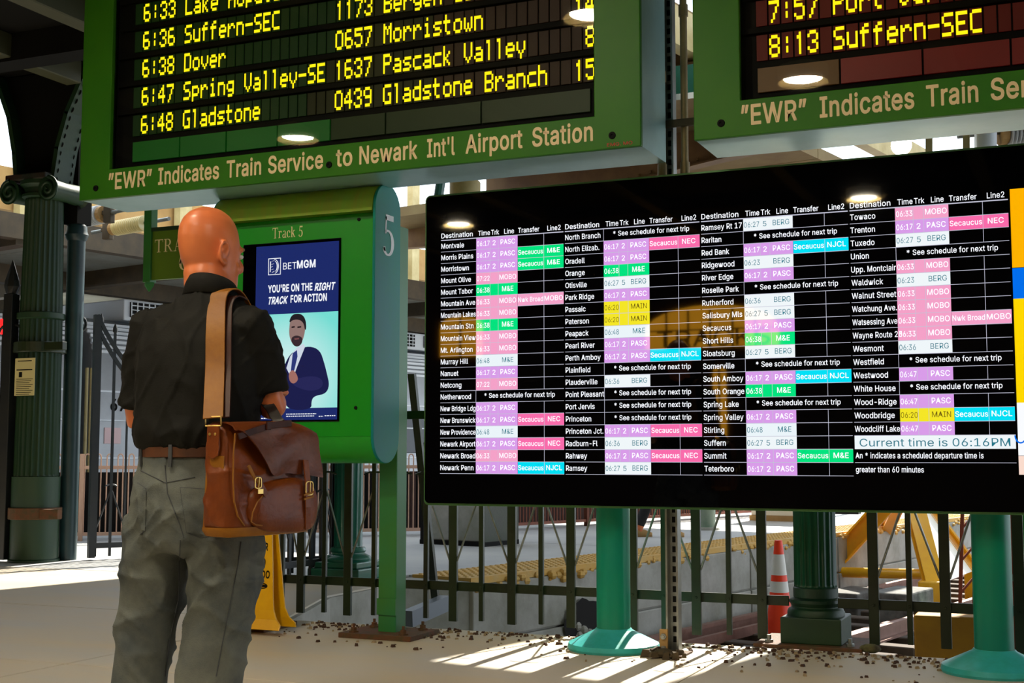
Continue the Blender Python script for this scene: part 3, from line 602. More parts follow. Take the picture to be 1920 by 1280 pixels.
b1 = board(-5.362, -1.917, -5.145, -2.157, 'large green overhead departure board listing Gladstone Branch, hung at the left above the kiosk',
      [[(0, '6:48 Gladstone'), (21.9, '0439 Gladstone Branch'), (45.2, '15')], [(0, '6:47 Spring Valley-SE'), (21.9, '1637 Pascack Valley'), (46.2, '8')],
       [(0, '6:38 Dover'), (21.9, '0657 Morristown'), (45.2, '14')], [(0, '6:36 Suffern-SEC'), (21.9, '1173 Bergen Co.')], [(0, '6:33 Lake Hopatcong'), (21.9, '0877 Dover')]],
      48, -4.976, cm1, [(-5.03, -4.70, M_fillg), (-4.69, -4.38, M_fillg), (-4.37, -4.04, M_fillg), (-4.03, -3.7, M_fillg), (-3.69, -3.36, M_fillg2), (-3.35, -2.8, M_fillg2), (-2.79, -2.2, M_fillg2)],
      caps1, [(-5.238, 2.55), (-3.661, 2.548), (-2.063, 2.55)], 6)
m = MB(); text(m, 'EMG. MO', -2.09, 2.497, .016, SY-.0016, width=.13, bold=.02)
m.build('red_stencil', mat('red_stencil', (190, 40, 10), .5), b1)
c2 = [('\u201dEWR\u201d', 1390, 1513, 230), ('Indicates', 1537, 1715, 210), ('Train', 1737, 1835, 195)]
caps2 = [(t, cx(a, y), cx(b, y)) for t, a, b, y in c2]
dx = caps2[0][1]-caps1[0][1]
for t, a, b in caps1[3:]: caps2.append((t, a+dx+.0, b+dx+.0))
board(-1.655, 1.79, -1.43, 1.56, 'large green overhead departure board with red reflections coloured onto its panels, hung at the right',
      [[(0, '8:13 Suffern-SEC'), (21.9, '0667 Gladstone')], [(0, '7:57 Port Jervis'), (21.9, '1641 Spring Valley')], [(0, '7:42 Dover'), (21.9, '0883 Dover')]], 48, -1.303, lambda c, r: M_cellr,
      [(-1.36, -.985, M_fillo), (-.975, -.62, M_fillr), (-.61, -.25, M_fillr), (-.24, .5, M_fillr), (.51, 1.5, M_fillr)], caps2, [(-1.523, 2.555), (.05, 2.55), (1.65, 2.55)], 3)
# hangers that carry the boards from the roof
for (x, lb) in ((-4.7, 'left end of the left departure board'), (-2.5, 'right end of the left departure board'), (-.9, 'left end of the right departure board'), (1.2, 'right end of the right departure board')):
    tag(MB().beam((x, SY+.2, ST-.01), (x, SY+.2, ROOFZ), .07, .07).build('hanger_bar', M_iron, bevel=.004), 'dark square steel hanger holding the ' + lb, 'hanger')

# ------------------------------------------------------------------ connecting-trains display
LY = 6.3; LX0 = -3.256; LX1 = .95; LZ0 = .748; LZ1 = 2.402
D = thing('timetable_display', 'giant black glass timetable screen on two teal posts', 'display', (-1.2, 6.55, 0))
def rrect(x0, x1, z0, z1, r, n=6):
    out = []
    for (cx_, cz_, a0) in ((x1-r, z0+r, -PI/2), (x1-r, z1-r, 0), (x0+r, z1-r, PI/2), (x0+r, z0+r, PI)):
        for k in range(n+1): out.append((cx_+r*math.cos(a0+PI/2*k/n), cz_+r*math.sin(a0+PI/2*k/n)))
    return out
MB().prism(rrect(LX0-.012, LX1+.012, LZ0-.012, LZ1+.012, .03), 'y', LY+.012, LY+.13).build('housing', mat('display_green_trim', (70, 120, 70), .35, metal=.3), D)
MB().prism(rrect(LX0, LX1, LZ0, LZ1, .024), 'y', LY, LY+.012).build('glass_screen', M_black, D)
Pc = {'PASC': (222, 160, 238), 'MOBO': (250, 165, 205), 'M&E': (0, 232, 130), 'NEC': (255, 110, 175), 'BERG': (245, 252, 255), 'M&Ew': (240, 250, 255), 'MAIN': (250, 235, 40), 'NJCL': (0, 228, 250)}
palette = ['W', 'PASC', 'MOBO', 'M&E', 'NEC', 'BERG', 'M&Ew', 'MAIN', 'NJCL', 'tealtext', 'olivetext', 'line', 'dark']
mats_l = [emis('screen_white_text', (245, 247, 255), 1.15)] + [emis('screen_'+k.replace('&', '').lower(), Pc[k], .95) for k in palette[1:9]] + \
         [emis('screen_teal_text', (40, 130, 150), .8), emis('screen_olive_text', (120, 100, 20), .8), emis('screen_grid_line', (215, 215, 235), .8), emis('screen_dark_cell', (12, 12, 24), .8)]
PI_ = {k: i for i, k in enumerate(palette)}
bxs = [-3.169, -2.451, -1.725, -1.0, -.286]; zt = 2.158; RH = (2.158-.905)/20
fr = [0, .296, .411, .477, .634, .845, 1.0]
B1 = "Montvale P;Morris Plains P sM;Morristown P sM;Mount Olive O07:22;Mount Tabor M;Mountain Ave O nB;Mountain Lakes O;Mountain Stn M;Mountain View O;Mt. Arlington O;Murray Hill E;Nanuet P;Netcong O07:22;Netherwood *;New Bridge Ldg P;New Brunswick P sN;New Providence E;Newark Airport P sN;Newark Broad O;Newark Penn P sJ"
B2 = "North Branch *;North Elizab. P sN;Oradell P;Orange M;Otisville B5;Park Ridge P;Passaic A;Paterson A;Peapack E;Pearl River P;Perth Amboy P sJ;Plainfield *;Plauderville B;Point Pleasant *;Port Jervis *;Princeton *;Princeton Jct. P sN;Radburn-Fl B;Rahway P sN;Ramsey B5"
B3 = "Ramsey Rt 17 B5;Raritan *;Red Bank P sJ;Ridgewood B06:23;River Edge P;Roselle Park *;Rutherford B;Salisbury Mls B5;Secaucus P;Short Hills M;Sloatsburg B5;Somerville *;South Amboy P sJ;South Orange M;Spring Lake *;Spring Valley P;Stirling E;Suffern B5;Summit P sM;Teterboro P"
B4 = "Towaco O;Trenton P sN;Tuxedo B5;Union *;Upp. Montclair O;Waldwick B06:23;Walnut Street O;Watchung Ave. O;Watsessing Ave O nB;Wayne Route 23 O;Wesmont B;Westfield *;Westwood Q;White House *;Wood-Ridge Q;Woodbridge A sJ;Woodcliff Lake Q"
KEY = {'P': ('PASC', '06:17', '2', 'PASC'), 'Q': ('PASC', '06:47', '', 'PASC'), 'O': ('MOBO', '06:33', '', 'MOBO'), 'M': ('M&E', '06:38', '', 'M&E'), 'E': ('M&Ew', '06:48', '', 'M&E'), 'B': ('BERG', '06:36', '', 'BERG'), 'A': ('MAIN', '06:20', '', 'MAIN')}
mc = MB(); ml = MB(); mt = MB(); YC = LY-.0012; YL = LY-.0018; YT = LY-.0026
for bi, B in enumerate((B1, B2, B3, B4)):
    x0 = bxs[bi]+.004; x1 = bxs[bi+1]-.004; W = x1-x0; X = [x0+f*W for f in fr]
    mt.mi = 0; ml.mi = PI_['line']
    hz = zt+.012
    text(mt, 'Destination', x0+.002, hz, .026, YT, maxw=.21, bold=.014)
    for tt, xx in (('Time', X[1]+.012), ('Trk', X[2]+.006), ('Line', X[3]+.035), ('Transfer', X[4]+.004), ('Line2', X[5]+.02)): text(mt, tt, xx, hz, .026, YT, bold=.014, xs=.84)
    ml.rect(x0, x1, zt-.002, zt+.003, YL)
    rows = B.split(';')
    for r, ent in enumerate(rows):
        parts = ent.split(' ')
        codes = []
        while parts and (parts[-1][:1] in 's n'.split() and len(parts[-1]) == 2 and parts[-1][1] in 'MNJB' or parts[-1] == '*' or (parts[-1][:1] in 'PQOMEBA' and (len(parts[-1]) == 1 or parts[-1][1:2].isdigit()))):
            codes.insert(0, parts.pop())
        name = ' '.join(parts); z1 = zt-r*RH; z0 = z1-RH; tz = z0+.018
        mt.mi = 0; text(mt, name, x0+.002, tz, .027, YT, bold=.016, xs=.84, maxw=X[1]-x0-.004 if name != 'Wayne Route 23' else .225)
        ml.rect(x0, x1, z0-.0012, z0+.0012, YL)
        if codes[0] == '*':
            text(mt, '* See schedule for next trip', (X[1]+X[6])/2, tz+.004, .025, YT, bold=.014, align='c', maxw=.40)
            ml.rect(X[1]-.001, X[1]+.001, z0, z1, YL); continue
        k, tm, tr, ln = KEY[codes[0][0]]
        ex = codes[0][1:]
        if len(ex) == 1: tm, tr = '06:27', ex
        elif len(ex) > 1: tm = ex
        tcol = {'BERG': 'tealtext', 'M&Ew': 'tealtext', 'MAIN': 'olivetext'}.get(k, 'W')
        mc.mi = PI_[k]; mc.rect(X[1], X[4], z0, z1, YC)
        mt.mi = PI_[tcol] if tcol != 'W' else 0; bd = .014 if tcol == 'W' else 0
        text(mt, tm, X[1]+.004, tz, .026, YT, maxw=X[2]-X[1]-.007, bold=bd)
        if tr: text(mt, tr, (X[2]+X[3])/2, tz, .026, YT, align='c', bold=bd)
        text(mt, ln, (X[3]+X[4])/2, tz+.002, .026, YT, align='c', bold=bd, xs=.9)
        if k not in ('BERG', 'M&Ew'):
            ml.rect(X[2]-.001, X[2]+.001, z0, z1, YL); ml.rect(X[3]-.001, X[3]+.001, z0, z1, YL)
        mt.mi = 0
        if len(codes) > 1:
            kk = {'M': 'M&E', 'N': 'NEC', 'J': 'NJCL', 'B': 'MOBO'}[codes[1][1]]
            mc.mi = PI_[kk]; mc.rect(X[4]+.001, X[6], z0, z1, YC)
            text(mt, 'Secaucus' if codes[1][0] == 's' else 'Nwk Broad', (X[4]+X[5])/2, tz+.002, .025, YT, align='c', bold=.016, maxw=X[5]-X[4]-.008)
            text(mt, kk, (X[5]+X[6])/2, tz+.003, .025, YT, align='c', bold=.016)
        ml.rect(X[5]-.001, X[5]+.001, z0, z1, YL)
x0 = bxs[3]+.004; x1 = bxs[4]-.004
zc = zt-17*RH
mc.mi = PI_['BERG']; mc.rect(x0, x1, zc-RH, zc, YC)
mt.mi = PI_['tealtext']; text(mt, 'Current time is 06:16PM', (x0+x1)/2, zc-RH+.012, .036, YT, align='c', width=.66)
mt.mi = 0; text(mt, 'An * indicates a scheduled departure time is', x0+.003, zc-2*RH+.02, .026, YT, width=.565, bold=.014)
text(mt, 'greater than 60 minutes', x0+.003, zc-3*RH+.018, .026, YT, width=.305, bold=.014)
ml.rect(x0, x1, zc-2*RH-.001, zc-2*RH+.001, YL)
mc.build('timetable_cells', mats_l, D, kind='stuff'); ml.build('timetable_grid', mats_l, D, kind='stuff'); mt.build('timetable_lettering', mats_l, D, kind='stuff')
# side panel of the screen: service notices in colour blocks
M_so = emis('screen_orange', (255, 178, 0), 1.0); M_sb = emis('screen_blue', (0, 110, 235), 1.0); M_sy = emis('screen_yellow', (255, 215, 0), 1.0); M_sw = emis('screen_notice_white', (250, 252, 255), 1.0); M_sp = emis('screen_peach', (250, 220, 205), 1.0)
mm = MB()
for i, (a, b) in enumerate(((1.845, 2.205), (1.704, 1.843), (1.236, 1.704), (1.0, 1.236), (.915, .998))):
    mm.mi = i; mm.rect(-.281, .86, a, b, YC)
mm.build('notice_blocks', [M_so, M_sb, M_sy, M_sw, M_sp], D)
q = MB(); q.add([(-.27+.02*math.cos(a)+.012*0, YL, 1.09+.03*math.sin(a)) for a in [k*PI/8+PI for k in range(9)]] + [(-.27+.026*math.cos(a), YL, 1.09+.037*math.sin(a)) for a in [k*PI/8+PI for k in range(9)]], [(i, i+1, 10+i, 9+i) for i in range(8)])
q.build('notice_mark', M_sb, D)
for i, px in enumerate((-2.285, -.425)):
    p = MB().tube([(px, 6.56, .03), (px, 6.56, 1.9)], .088, 28).build('post', M_teal, D, smooth=60)
    MB().lathe([(.235, 0), (.24, .012), (.235, .035), (.10, .10), (.092, .11)], px, 6.56, 36).build('base_flange', M_flange, p, smooth=30)
    MB().box(px-.12, px+.12, 6.42, 6.5, 1.0, 1.9).build('mounting_bracket', M_iron, p)
# ------------------------------------------------------------------ serif lettering built from strokes
def s_rect(m, x0, x1, z0, z1): m.add([(x0, 0, z0), (x1, 0, z0), (x1, 0, z1), (x0, 0, z1)], [(0, 1, 2, 3)])
def s_line(m, a, b, t):
    a = Vector((a[0], 0, a[1])); b = Vector((b[0], 0, b[1])); h = Vector((t/2, 0, 0)); m.add([a-h, a+h, b+h, b-h], [(0, 1, 2, 3)])
def s_arc(m, cx_, cz_, rx, rz, a0, a1, thick=.13, thin=.045, n=18):
    vs = []
    for k in range(n+1):
        a = math.radians(a0+(a1-a0)*k/n); c, s = math.cos(a), math.sin(a); t = thin+(thick-thin)*abs(c)**1.5
        vs += [(cx_+(rx-t/2)*c, 0, cz_+(rz-t/2)*s), (cx_+(rx+t/2)*c, 0, cz_+(rz+t/2)*s)]
    m.add(vs, [(2*i, 2*i+1, 2*i+3, 2*i+2) for i in range(n)])
SERIF = {
 'T': (.74, [('r', .31, .43, 0, 1), ('r', 0, .74, .94, 1), ('r', 0, .04, .78, .95), ('r', .70, .74, .78, .95), ('r', .2, .54, 0, .045)]),
 'R': (.80, [('r', .1, .22, 0, 1), ('r', 0, .32, 0, .045), ('r', 0, .4, .955, 1), ('a', .34, .735, .22, .24, -90, 90), ('r', .2, .36, .475, .52), ('l', (.38, .5), (.70, 0), .13), ('r', .6, .82, 0, .045)]),
 'A': (.78, [('l', (.13, 0), (.38, 1), .05), ('l', (.40, 1), (.66, 0), .13), ('r', .2, .56, .33, .375), ('r', 0, .25, 0, .045), ('r', .52, .8, 0, .045)]),
 'C': (.76, [('a', .4, .5, .33, .48, 40, 320), ('r', .63, .68, .68, .97), ('r', .64, .68, .10, .30)]),
 'K': (.80, [('r', .1, .22, 0, 1), ('r', 0, .32, 0, .045), ('r', 0, .32, .955, 1), ('l', (.2, .42), (.6, 1), .06), ('l', (.34, .6), (.68, 0), .13), ('r', .5, .72, .955, 1), ('r', .57, .82, 0, .045)]),
 '6': (.62, [('a', .3, .3, .23, .29, 0, 360), ('a', .52, .34, .46, .64, 95, 182, .12, .04)]),
 '5': (.60, [('r', .12, .52, .86, 1), ('l', (.12, .52), (.15, .95), .06), ('a', .24, .3, .24, .30, -150, 118, .15, .05), ('r', .02, .12, .08, .19)]),
 'r': (.46, [('r', .08, .2, 0, .66), ('r', 0, .3, 0, .05), ('r', 0, .18, .61, .66), ('a', .33, .45, .14, .2, 60, 150, .07, .06), ('r', .33, .45, .52, .65)]),
 'a': (.54, [('r', .34, .46, .05, .5), ('a', .27, .48, .15, .17, 0, 150, .1, .05), ('a', .22, .17, .14, .16, 60, 330, .11, .05), ('r', .38, .56, 0, .07)]),
 'c': (.48, [('a', .27, .33, .21, .31, 45, 315), ('r', .36, .46, .44, .56)]),
 'k': (.60, [('r', .08, .2, 0, 1), ('r', 0, .28, 0, .05), ('r', 0, .18, .95, 1), ('l', (.18, .28), (.44, .64), .06), ('l', (.28, .42), (.5, 0), .12), ('r', .34, .56, .61, .66), ('r', .4, .62, 0, .05)])}
def serif(mb, t, x, z, cap, y, xs=1., gap=.08):
    pen = 0
    for ch in t:
        if ch == ' ': pen += .4; continue
        wd, st = SERIF[ch]; m = MB()
        for s_ in st:
            if s_[0] == 'r': s_rect(m, *s_[1:])
            elif s_[0] == 'l': s_line(m, *s_[1:])
            else: s_arc(m, *s_[1:])
        mb.add([(x+(v.x+pen)*cap*xs, y-.0001*v.y, z+v.z*cap) for v in m.v], m.f); pen += wd+gap

# ------------------------------------------------------------------ track 5 kiosk
KX0, KX1 = -4.60, -3.522; KF = 6.20; KD = .29; KZ0, KZ1 = .957, 2.505
K = thing('track_kiosk', 'green double-post kiosk with a lit poster screen and the heading Track 5', 'kiosk', (-4.06, 6.5, 0))
def stadium(ins=0., n=14, y0=KF, d=KD, z0=KZ0, z1=KZ1):
    r = d/2-ins; out = []
    for k in range(n+1): a = PI*k/n; out.append((y0+d/2-(d/2-ins)*math.cos(a)*1.0, z1-d/2+r*math.sin(a)))
    for k in range(n+1): a = PI*k/n; out.append((y0+d/2+(d/2-ins)*math.cos(a), z0+d/2-r*math.sin(a)))
    return out
# body: stadium section minus recessed face below the hood
prof = []
r = KD/2; yc = KF+r
back = [(yc+r*math.sin(PI*k/20), KZ1-r+r*math.cos(PI*k/20)) for k in range(0, 11)] + [(yc+r*math.cos(PI*k/20), KZ0+r-r*math.sin(PI*k/20)) for k in range(0, 11)]
low = [(yc-r*math.sin(PI*k/20), KZ0+r-r*math.cos(PI*k/20)) for k in range(1, 11)]
front = [(KF+.002, KZ0+r), (KF+.002, 1.094), (KF+.012, 1.097), (KF+.012, 1.100), (KF+.002, 1.103), (KF+.002, 2.29), (KF+.05, 2.30), (KF+.05, 2.335)]
hoodp = [(KF-.012, 2.338), (KF-.008, 2.36)] + [(yc-r*math.cos(PI*k/20)*1.03, KZ1-r+r*math.sin(PI*k/20)) for k in range(2, 10)]
MB().prism(back[10:]+low+front+[(yc, 2.335), (yc+r, 2.335)], 'x', KX0+.012, KX1-.012).build('body', M_kiosk, K, smooth=25)
MB().prism([(yc, KZ1)]+back[1:11]+[(yc+r, 2.336), (KF-.012, 2.336)]+hoodp, 'x', KX0+.012, KX1-.012).build('hood', M_hood, K, smooth=25)
for (a, b) in ((KX1-.012, KX1+.004), (KX0-.004, KX0+.012)):
    MB().prism(stadium(), 'x', a, b).build('end_panel', M_kioskend, K, bevel=.003)
m = MB(); serif(m, '5', 0, 0, .225, 0, xs=1.0)
m.v = [Vector((KX1+.0055, 6.288+v.x, 2.108+v.z)) for v in m.v]
m.build('end_numeral', M_white, K)
m = MB(); serif(m, 'Track 5', on_y(511, 443, KF).x, 2.222, .060, KF-.0005, xs=.80)
m.build('heading_lettering', M_goldletter, K)
MB().box(-4.376, -3.731, KF-.004, KF+.02, 1.185, 2.198).build('screen_bezel', M_black, K, bevel=.004)
def kp(px, py): p = on_y(px, py, KF-.006); return (p.x, p.z)
AX0, AX1, AZ0, AZ1 = -4.285, -3.742, 1.196, 2.18
sd = emis('poster_navy', (32, 46, 112), .85); sk = emis('poster_sky', (150, 232, 225), .95); skl = emis('poster_sky_pale', (215, 245, 250), 1.0)
scn = MB(); scn.mi = 0; scn.rect(AX0, AX1, 1.79, AZ1, KF-.0055); scn.mi = 1; scn.rect(AX0, AX1, 1.262, 1.79, KF-.0055); scn.mi = 0; scn.rect(AX0, AX1, AZ0, 1.262, KF-.0055)
sgrad = bpy.data.materials.new('poster_sky_glow'); sgrad.use_nodes = True; _n = sgrad.node_tree; _b = _n.nodes['Principled BSDF']; _b.inputs['Base Color'].default_value = (0, 0, 0, 1); _b.inputs['Roughness'].default_value = .08
_tc = _n.nodes.new('ShaderNodeTexCoord'); _g = _n.nodes.new('ShaderNodeTexGradient'); _g.gradient_type = 'SPHERICAL'; _mp = _n.nodes.new('ShaderNodeMapping'); _mp.inputs['Location'].default_value = (-.02, 0, -1.50); _mp.inputs['Scale'].default_value = (2.4, 1, 2.4)
_mp.vector_type = 'TEXTURE'; _mp.inputs['Scale'].default_value = (.42, 1, .42); _mp.inputs['Location'].default_value = (.0, -.3, 1.42)
_r = _n.nodes.new('ShaderNodeValToRGB'); _r.color_ramp.elements[0].color = (*lin((120, 225, 215)), 1); _r.color_ramp.elements[1].color = (*lin((232, 250, 252)), 1)
_n.links.new(_tc.outputs['Object'], _mp.inputs[0]); _n.links.new(_mp.outputs[0], _g.inputs[0]); _n.links.new(_g.outputs[1], _r.inputs[0]); _n.links.new(_r.outputs[0], _b.inputs['Emission Color']); _b.inputs['Emission Strength'].default_value = .95
screen = scn.build('poster_screen', [sd, sgrad], K)
def poly_on(pts, name, c, dy, s=.8):
    q = [kp(*p) for p in pts]; MB().add([(p[0], KF-.006-dy, p[1]) for p in q], [tuple(range(len(q)))[::-1]]).build(name, emis('poster_'+name, c, s), screen)
def smoothp(pts, it=2):
    for _ in range(it):
        o = []
        for i in range(len(pts)):
            a, b = pts[i], pts[(i+1) % len(pts)]
            o += [(a[0]*.75+b[0]*.25, a[1]*.75+b[1]*.25), (a[0]*.25+b[0]*.75, a[1]*.25+b[1]*.75)]
        pts = o
    return pts
poly_on(smoothp([(528, 700), (540, 668), (556, 655), (580, 648), (600, 656), (608, 680), (613, 700), (618, 722), (611, 738), (590, 742), (584, 750), (584, 768), (538, 768), (534, 745), (526, 730)]), 'suit_jacket', (32, 34, 82), 0)
poly_on([(537, 690), (544, 668), (556, 652), (569, 644), (572, 650), (558, 685), (548, 712)], 'white_shirt', (225, 235, 250), .0004)
poly_on([(549, 662), (557, 656), (558, 668), (552, 694), (545, 700), (547, 680)], 'blue_tie', (50, 62, 130), .0008)
poly_on(smoothp([(543, 610), (545, 596), (552, 590), (564, 590), (571, 598), (573, 612), (571, 628), (565, 645), (554, 650), (546, 641), (542, 626)]), 'face', (158, 128, 122), .0012)
poly_on(smoothp([(542, 606), (545, 594), (552, 588), (565, 588), (573, 597), (575, 615), (572, 620), (570, 606), (562, 599), (550, 599)]), 'hair', (40, 34, 40), .0016)
poly_on(smoothp([(546, 634), (552, 629), (561, 629), (568, 634), (566, 645), (557, 651), (548, 645)]), 'beard', (62, 46, 52), .0016)
for (a, b) in ((547, 553), (558, 565)): poly_on([(a, 612), (b, 611), (b, 614), (a, 615)], 'eye', (45, 32, 36), .002)
poly_on([(552, 634), (561, 633), (561, 636), (553, 637)], 'mouth', (130, 80, 82), .002)
poly_on(smoothp([(541, 700), (549, 692), (556, 700), (560, 712), (551, 720), (543, 715)]), 'folded_hand', (176, 120, 110), .0012)
poly_on(smoothp([(560, 708), (590, 704), (606, 712), (604, 728), (580, 734), (552, 724), (548, 716)]), 'sleeve', (44, 44, 96), .0010)
M_pw = emis('poster_white', (245, 248, 255), 1.0)
m = MB()
def kt(t, x0, y0, x1, cap_px, bold=.0, shear=0.):
    p = kp(x0, y0); q = kp(x1, y0); text(m, t, p[0], p[1], cap_px/342, KF-.008, width=q[0]-p[0], bold=bold, shear=shear)
def kline(t, x0, y0, x1, y1, cap_px, bold, shear=0.):
    p = kp(x0, y0); q = kp(x1, y1); text(m, t, p[0], (p[1]+q[1])/2, cap_px/342, KF-.008, width=q[0]-p[0], bold=bold, shear=shear)
kline('BET', 531, 506, 556, 503, 13, .0); kline('MGM', 557, 503, 592, 500, 14, .05)
kline("YOU'RE ON THE", 503, 549, 586, 543, 13.5, .05); kline('RIGHT', 590, 545, 627, 542, 13.5, .05, .2)
kline('TRACK', 502, 571, 538, 568, 13.5, .05, .2); kline('FOR ACTION', 545, 567, 613, 563, 13.5, .05)

for (xa_, xb_, yy_) in ((537, 593, 776), (537, 590, 780), (490, 512, 784), (514, 525, 784), (598, 606, 780), (609, 629, 779)):
    p_ = kp(xa_, yy_); q_ = kp(xb_, yy_); x_ = p_[0]
    while x_ < q_[0]:
        w2 = rnd.uniform(.006, .016); m.rect(x_, min(q_[0], x_+w2), p_[1]-.003, p_[1]+.002, KF-.008); x_ += w2+.004
# emblem: square outline with a maned profile
a = kp(503, 516); b = kp(527, 483)
for (x0, x1, z0, z1) in ((a[0], b[0], a[1], a[1]+.004), (a[0], b[0], b[1]-.004, b[1]), (a[0], a[0]+.004, a[1], b[1]), (b[0]-.004, b[0], a[1], b[1])): m.rect(x0, x1, z0, z1, KF-.008)
ex, ez = (a[0]+b[0])/2, (a[1]+b[1])/2
mm_ = MB()
for rx_, rz_, a0, a1 in ((.026, .040, -80, 95), (.018, .030, -70, 80)): s_arc(mm_, 0, 0, rx_, rz_, a0, a1, .005, .003, 10)
for (p, q_) in (((-.02, .03), (.0, .035)), ((-.022, .012), (-.004, .016)), ((-.024, -.004), (-.012, .002)), ((-.02, -.018), (-.006, -.014)), ((-.016, -.034), (0, -.026)), ((-.026, .03), (-.028, -.03))): s_line(mm_, p, q_, .005)
m.add([(ex+v.x, KF-.008, ez+v.z) for v in mm_.v], mm_.f)
m.build('poster_lettering', M_pw, screen, kind='stuff')
for (x, z) in ((kp(666, 764)), (kp(672, 411))):
    q = MB(); q.M = Matrix.Translation((x, KF-.001, z)) @ Matrix.Rotation(PI/2, 4, 'X'); q.lathe([(.010, -.004), (.009, .004), (.003, .005)], 0, 0, 12); q.build('lock_screw', M_blackmat, K)
for (px0, lb) in ((-3.645, 0), (-4.585, 1)):
    p = MB().box(px0, px0+.112, 6.495, 6.615, .02, 2.30).build('post', M_post if not lb else mat('blue_post', (50, 90, 100), .4), K, bevel=.006)
    pl = MB().box(px0-.18, px0+.27, 6.37, 6.72, 0, .028).build('base_plate', M_rust, p, bevel=.003)
    MB().box(px0-.003, px0+.115, 6.485, 6.495, .12, .21).build('cover_strap', M_post, p)
    for (bx_, by_) in ((-.11, .05), (.20, .05), (-.11, .28), (.20, .28)):
        MB().lathe([(.03, .028), (.03, .036), (.018, .037), (.018, .055), (.009, .056), (.009, .075)], px0+bx_, 6.37+by_, 6).build('anchor_bolt', M_rust, p)

# ------------------------------------------------------------------ wet floor sign in front of the kiosk's left post
W = thing('wet_floor_sign', 'yellow plastic wet floor warning board with black lettering and flared foot behind the man', 'sign', (-4.40, 6.37, 0.03))
prof = []
zs = [0.035, .06, .09, .14, .22, .34, .5, .7, .85, .93]; hw = [.215, .215, .18, .155, .145, .135, .120, .10, .085, .06]
cxw = -4.345
for side in (0, 1):
    yb = 6.28+.0 if side == 0 else 6.46
    vs = []; n = len(zs)
    for i, z in enumerate(zs):
        y = (6.27+.075*min(1, (z-.03)/.9)) if side == 0 else (6.40-.045*min(1, (z-.03)/.9))
        if z < .10: y += (-.03 if side == 0 else .015)*(1-(z-.03)/.07)
        for dx_, dy_ in ((-hw[i], 0), (hw[i], 0), (hw[i], .012), (-hw[i], .012)): vs.append((cxw+dx_, y+dy_, z))
    fs = [(i*4+q, i*4+(q+1) % 4, (i+1)*4+(q+1) % 4, (i+1)*4+q) for i in range(n-1) for q in range(4)] + [(3, 2, 1, 0), tuple((n-1)*4+q for q in range(4))]
    MB().add(vs, fs).build('front_board' if side == 0 else 'rear_board', M_yellowsign, W, bevel=.003)
for t, z, wd in (('CAUTION', .78, .13), ('WET FLOOR', .468, .19), ('PISO', .381, .075), ('MOJADO', .315, .17)):
    m = MB(); text(m, t, cxw+(.118 if t[0] == 'M' else .095 if t[0] == 'W' else .085 if t[0] == 'P' else .05), z, .040, 0, width=wd, bold=.05, align='r')
    m.v = [Vector((v.x, 6.27+.075*min(1, (v.z-.03)/.9)-.002+v.y, v.z)) for v in m.v]
    m.build('warning_word', M_blackmat, W)
m = MB(); mm_ = MB(); s_arc(mm_, 0, 0, .035, .014, 0, 360, .006, .006, 24); s_rect(mm_, -.03, .03, -.006, .006)
m.add([(cxw+.07+v.x, 6.27+.075*(.26-.03)/.9-.002, .272+v.z) for v in mm_.v], mm_.f); m.build('oval_emblem', M_blackmat, W)

# ------------------------------------------------------------------ fence along the pit edge
FY = 7.05
def fence(name, label, wides, narrows, x0, x1, z0=.232, gap=None):
    R = thing('iron_fence', label, 'fence', ((x0+x1)/2, FY, 0), group=None)
    for (za, zb) in ((z0-.026, z0+.026), (1.22, 1.27)):
        MB().box(x0, x1, FY+.012, FY+.026, za, zb).build('rail', M_iron, R, bevel=.002, seg=1)
    wb = nb = None
    for x in wides:
        if wb is None: wb = MB().box(-.026, .026, -.012, .012, .03, 1.32).build('picket', M_iron, R, world=False, bevel=.002, seg=1); o = wb
        else: o = inst(wb, R)
        o.location = (x-R.location.x, 0, 0)
    for x in narrows:
        if nb is None: nb = MB().box(-.014, .014, -.012, .012, .04, 1.32).build('picket', M_iron, R, world=False, bevel=.002, seg=1); o = nb
        else: o = inst(nb, R)
        o.location = (x-R.location.x, 0, 0)
    rv = MB()
    for x in wides+narrows:
        rv.M = Matrix.Translation((x, FY-.012, z0)) @ Matrix.Rotation(PI/2, 4, 'X'); rv.lathe([(.008, 0), (.006, .004)], 0, 0, 8)
        rv.M = Matrix.Identity(4)
    rv.build('rivet', M_iron, R, kind='stuff')
    for x in narrows:
        for dx_ in (-1, 1):
            tg = [w_ for w_ in wides if 0 < (w_-x)*dx_ < .25]
            if tg:
                MB().tube([(x+dx_*.006, FY+.0, .80), (tg[0]-dx_*.024, FY+.0, .38)], .0065, 6).build('diagonal_rod', M_galv, R)
    for x in narrows:
        pts = [(x+s_*.075, FY, .90-.015*abs(s_)**4) for s_ in (-1, -.9, -.5, 0, .5, .9, 1)]
        MB().tube(pts, .006, 6).build('scroll_bar', M_iron, R)
    return R
def fx(px, py=1100): return on_y(px, py, FY).x
wides = [fx(p) for p in (564, 652, 853-3, 960, 1071, 1187, 1306, 1429)]; narrows = [fx(p) for p in (529, 608, 701, 799, 903, 1015, 1127, 1245, 1367)]
narrows.append(fx(750))
wides.remove(wides[2]); wides.insert(2, fx(850))
fence('iron_fence', 'iron picket fence along the pit edge, left of the fluted pedestal column', wides, sorted(narrows), fx(513, 1080), fx(1478, 1131))
w2 = [fx(p) for p in (1638, 1772, 1911, 2050)]; n2 = [fx(p) for p in (1705, 1840, 1980)]
fence('iron_fence', 'iron picket fence panel right of the fluted pedestal column, before the yellow buffer stop', w2, n2, fx(1570, 1133), fx(2100, 1145))

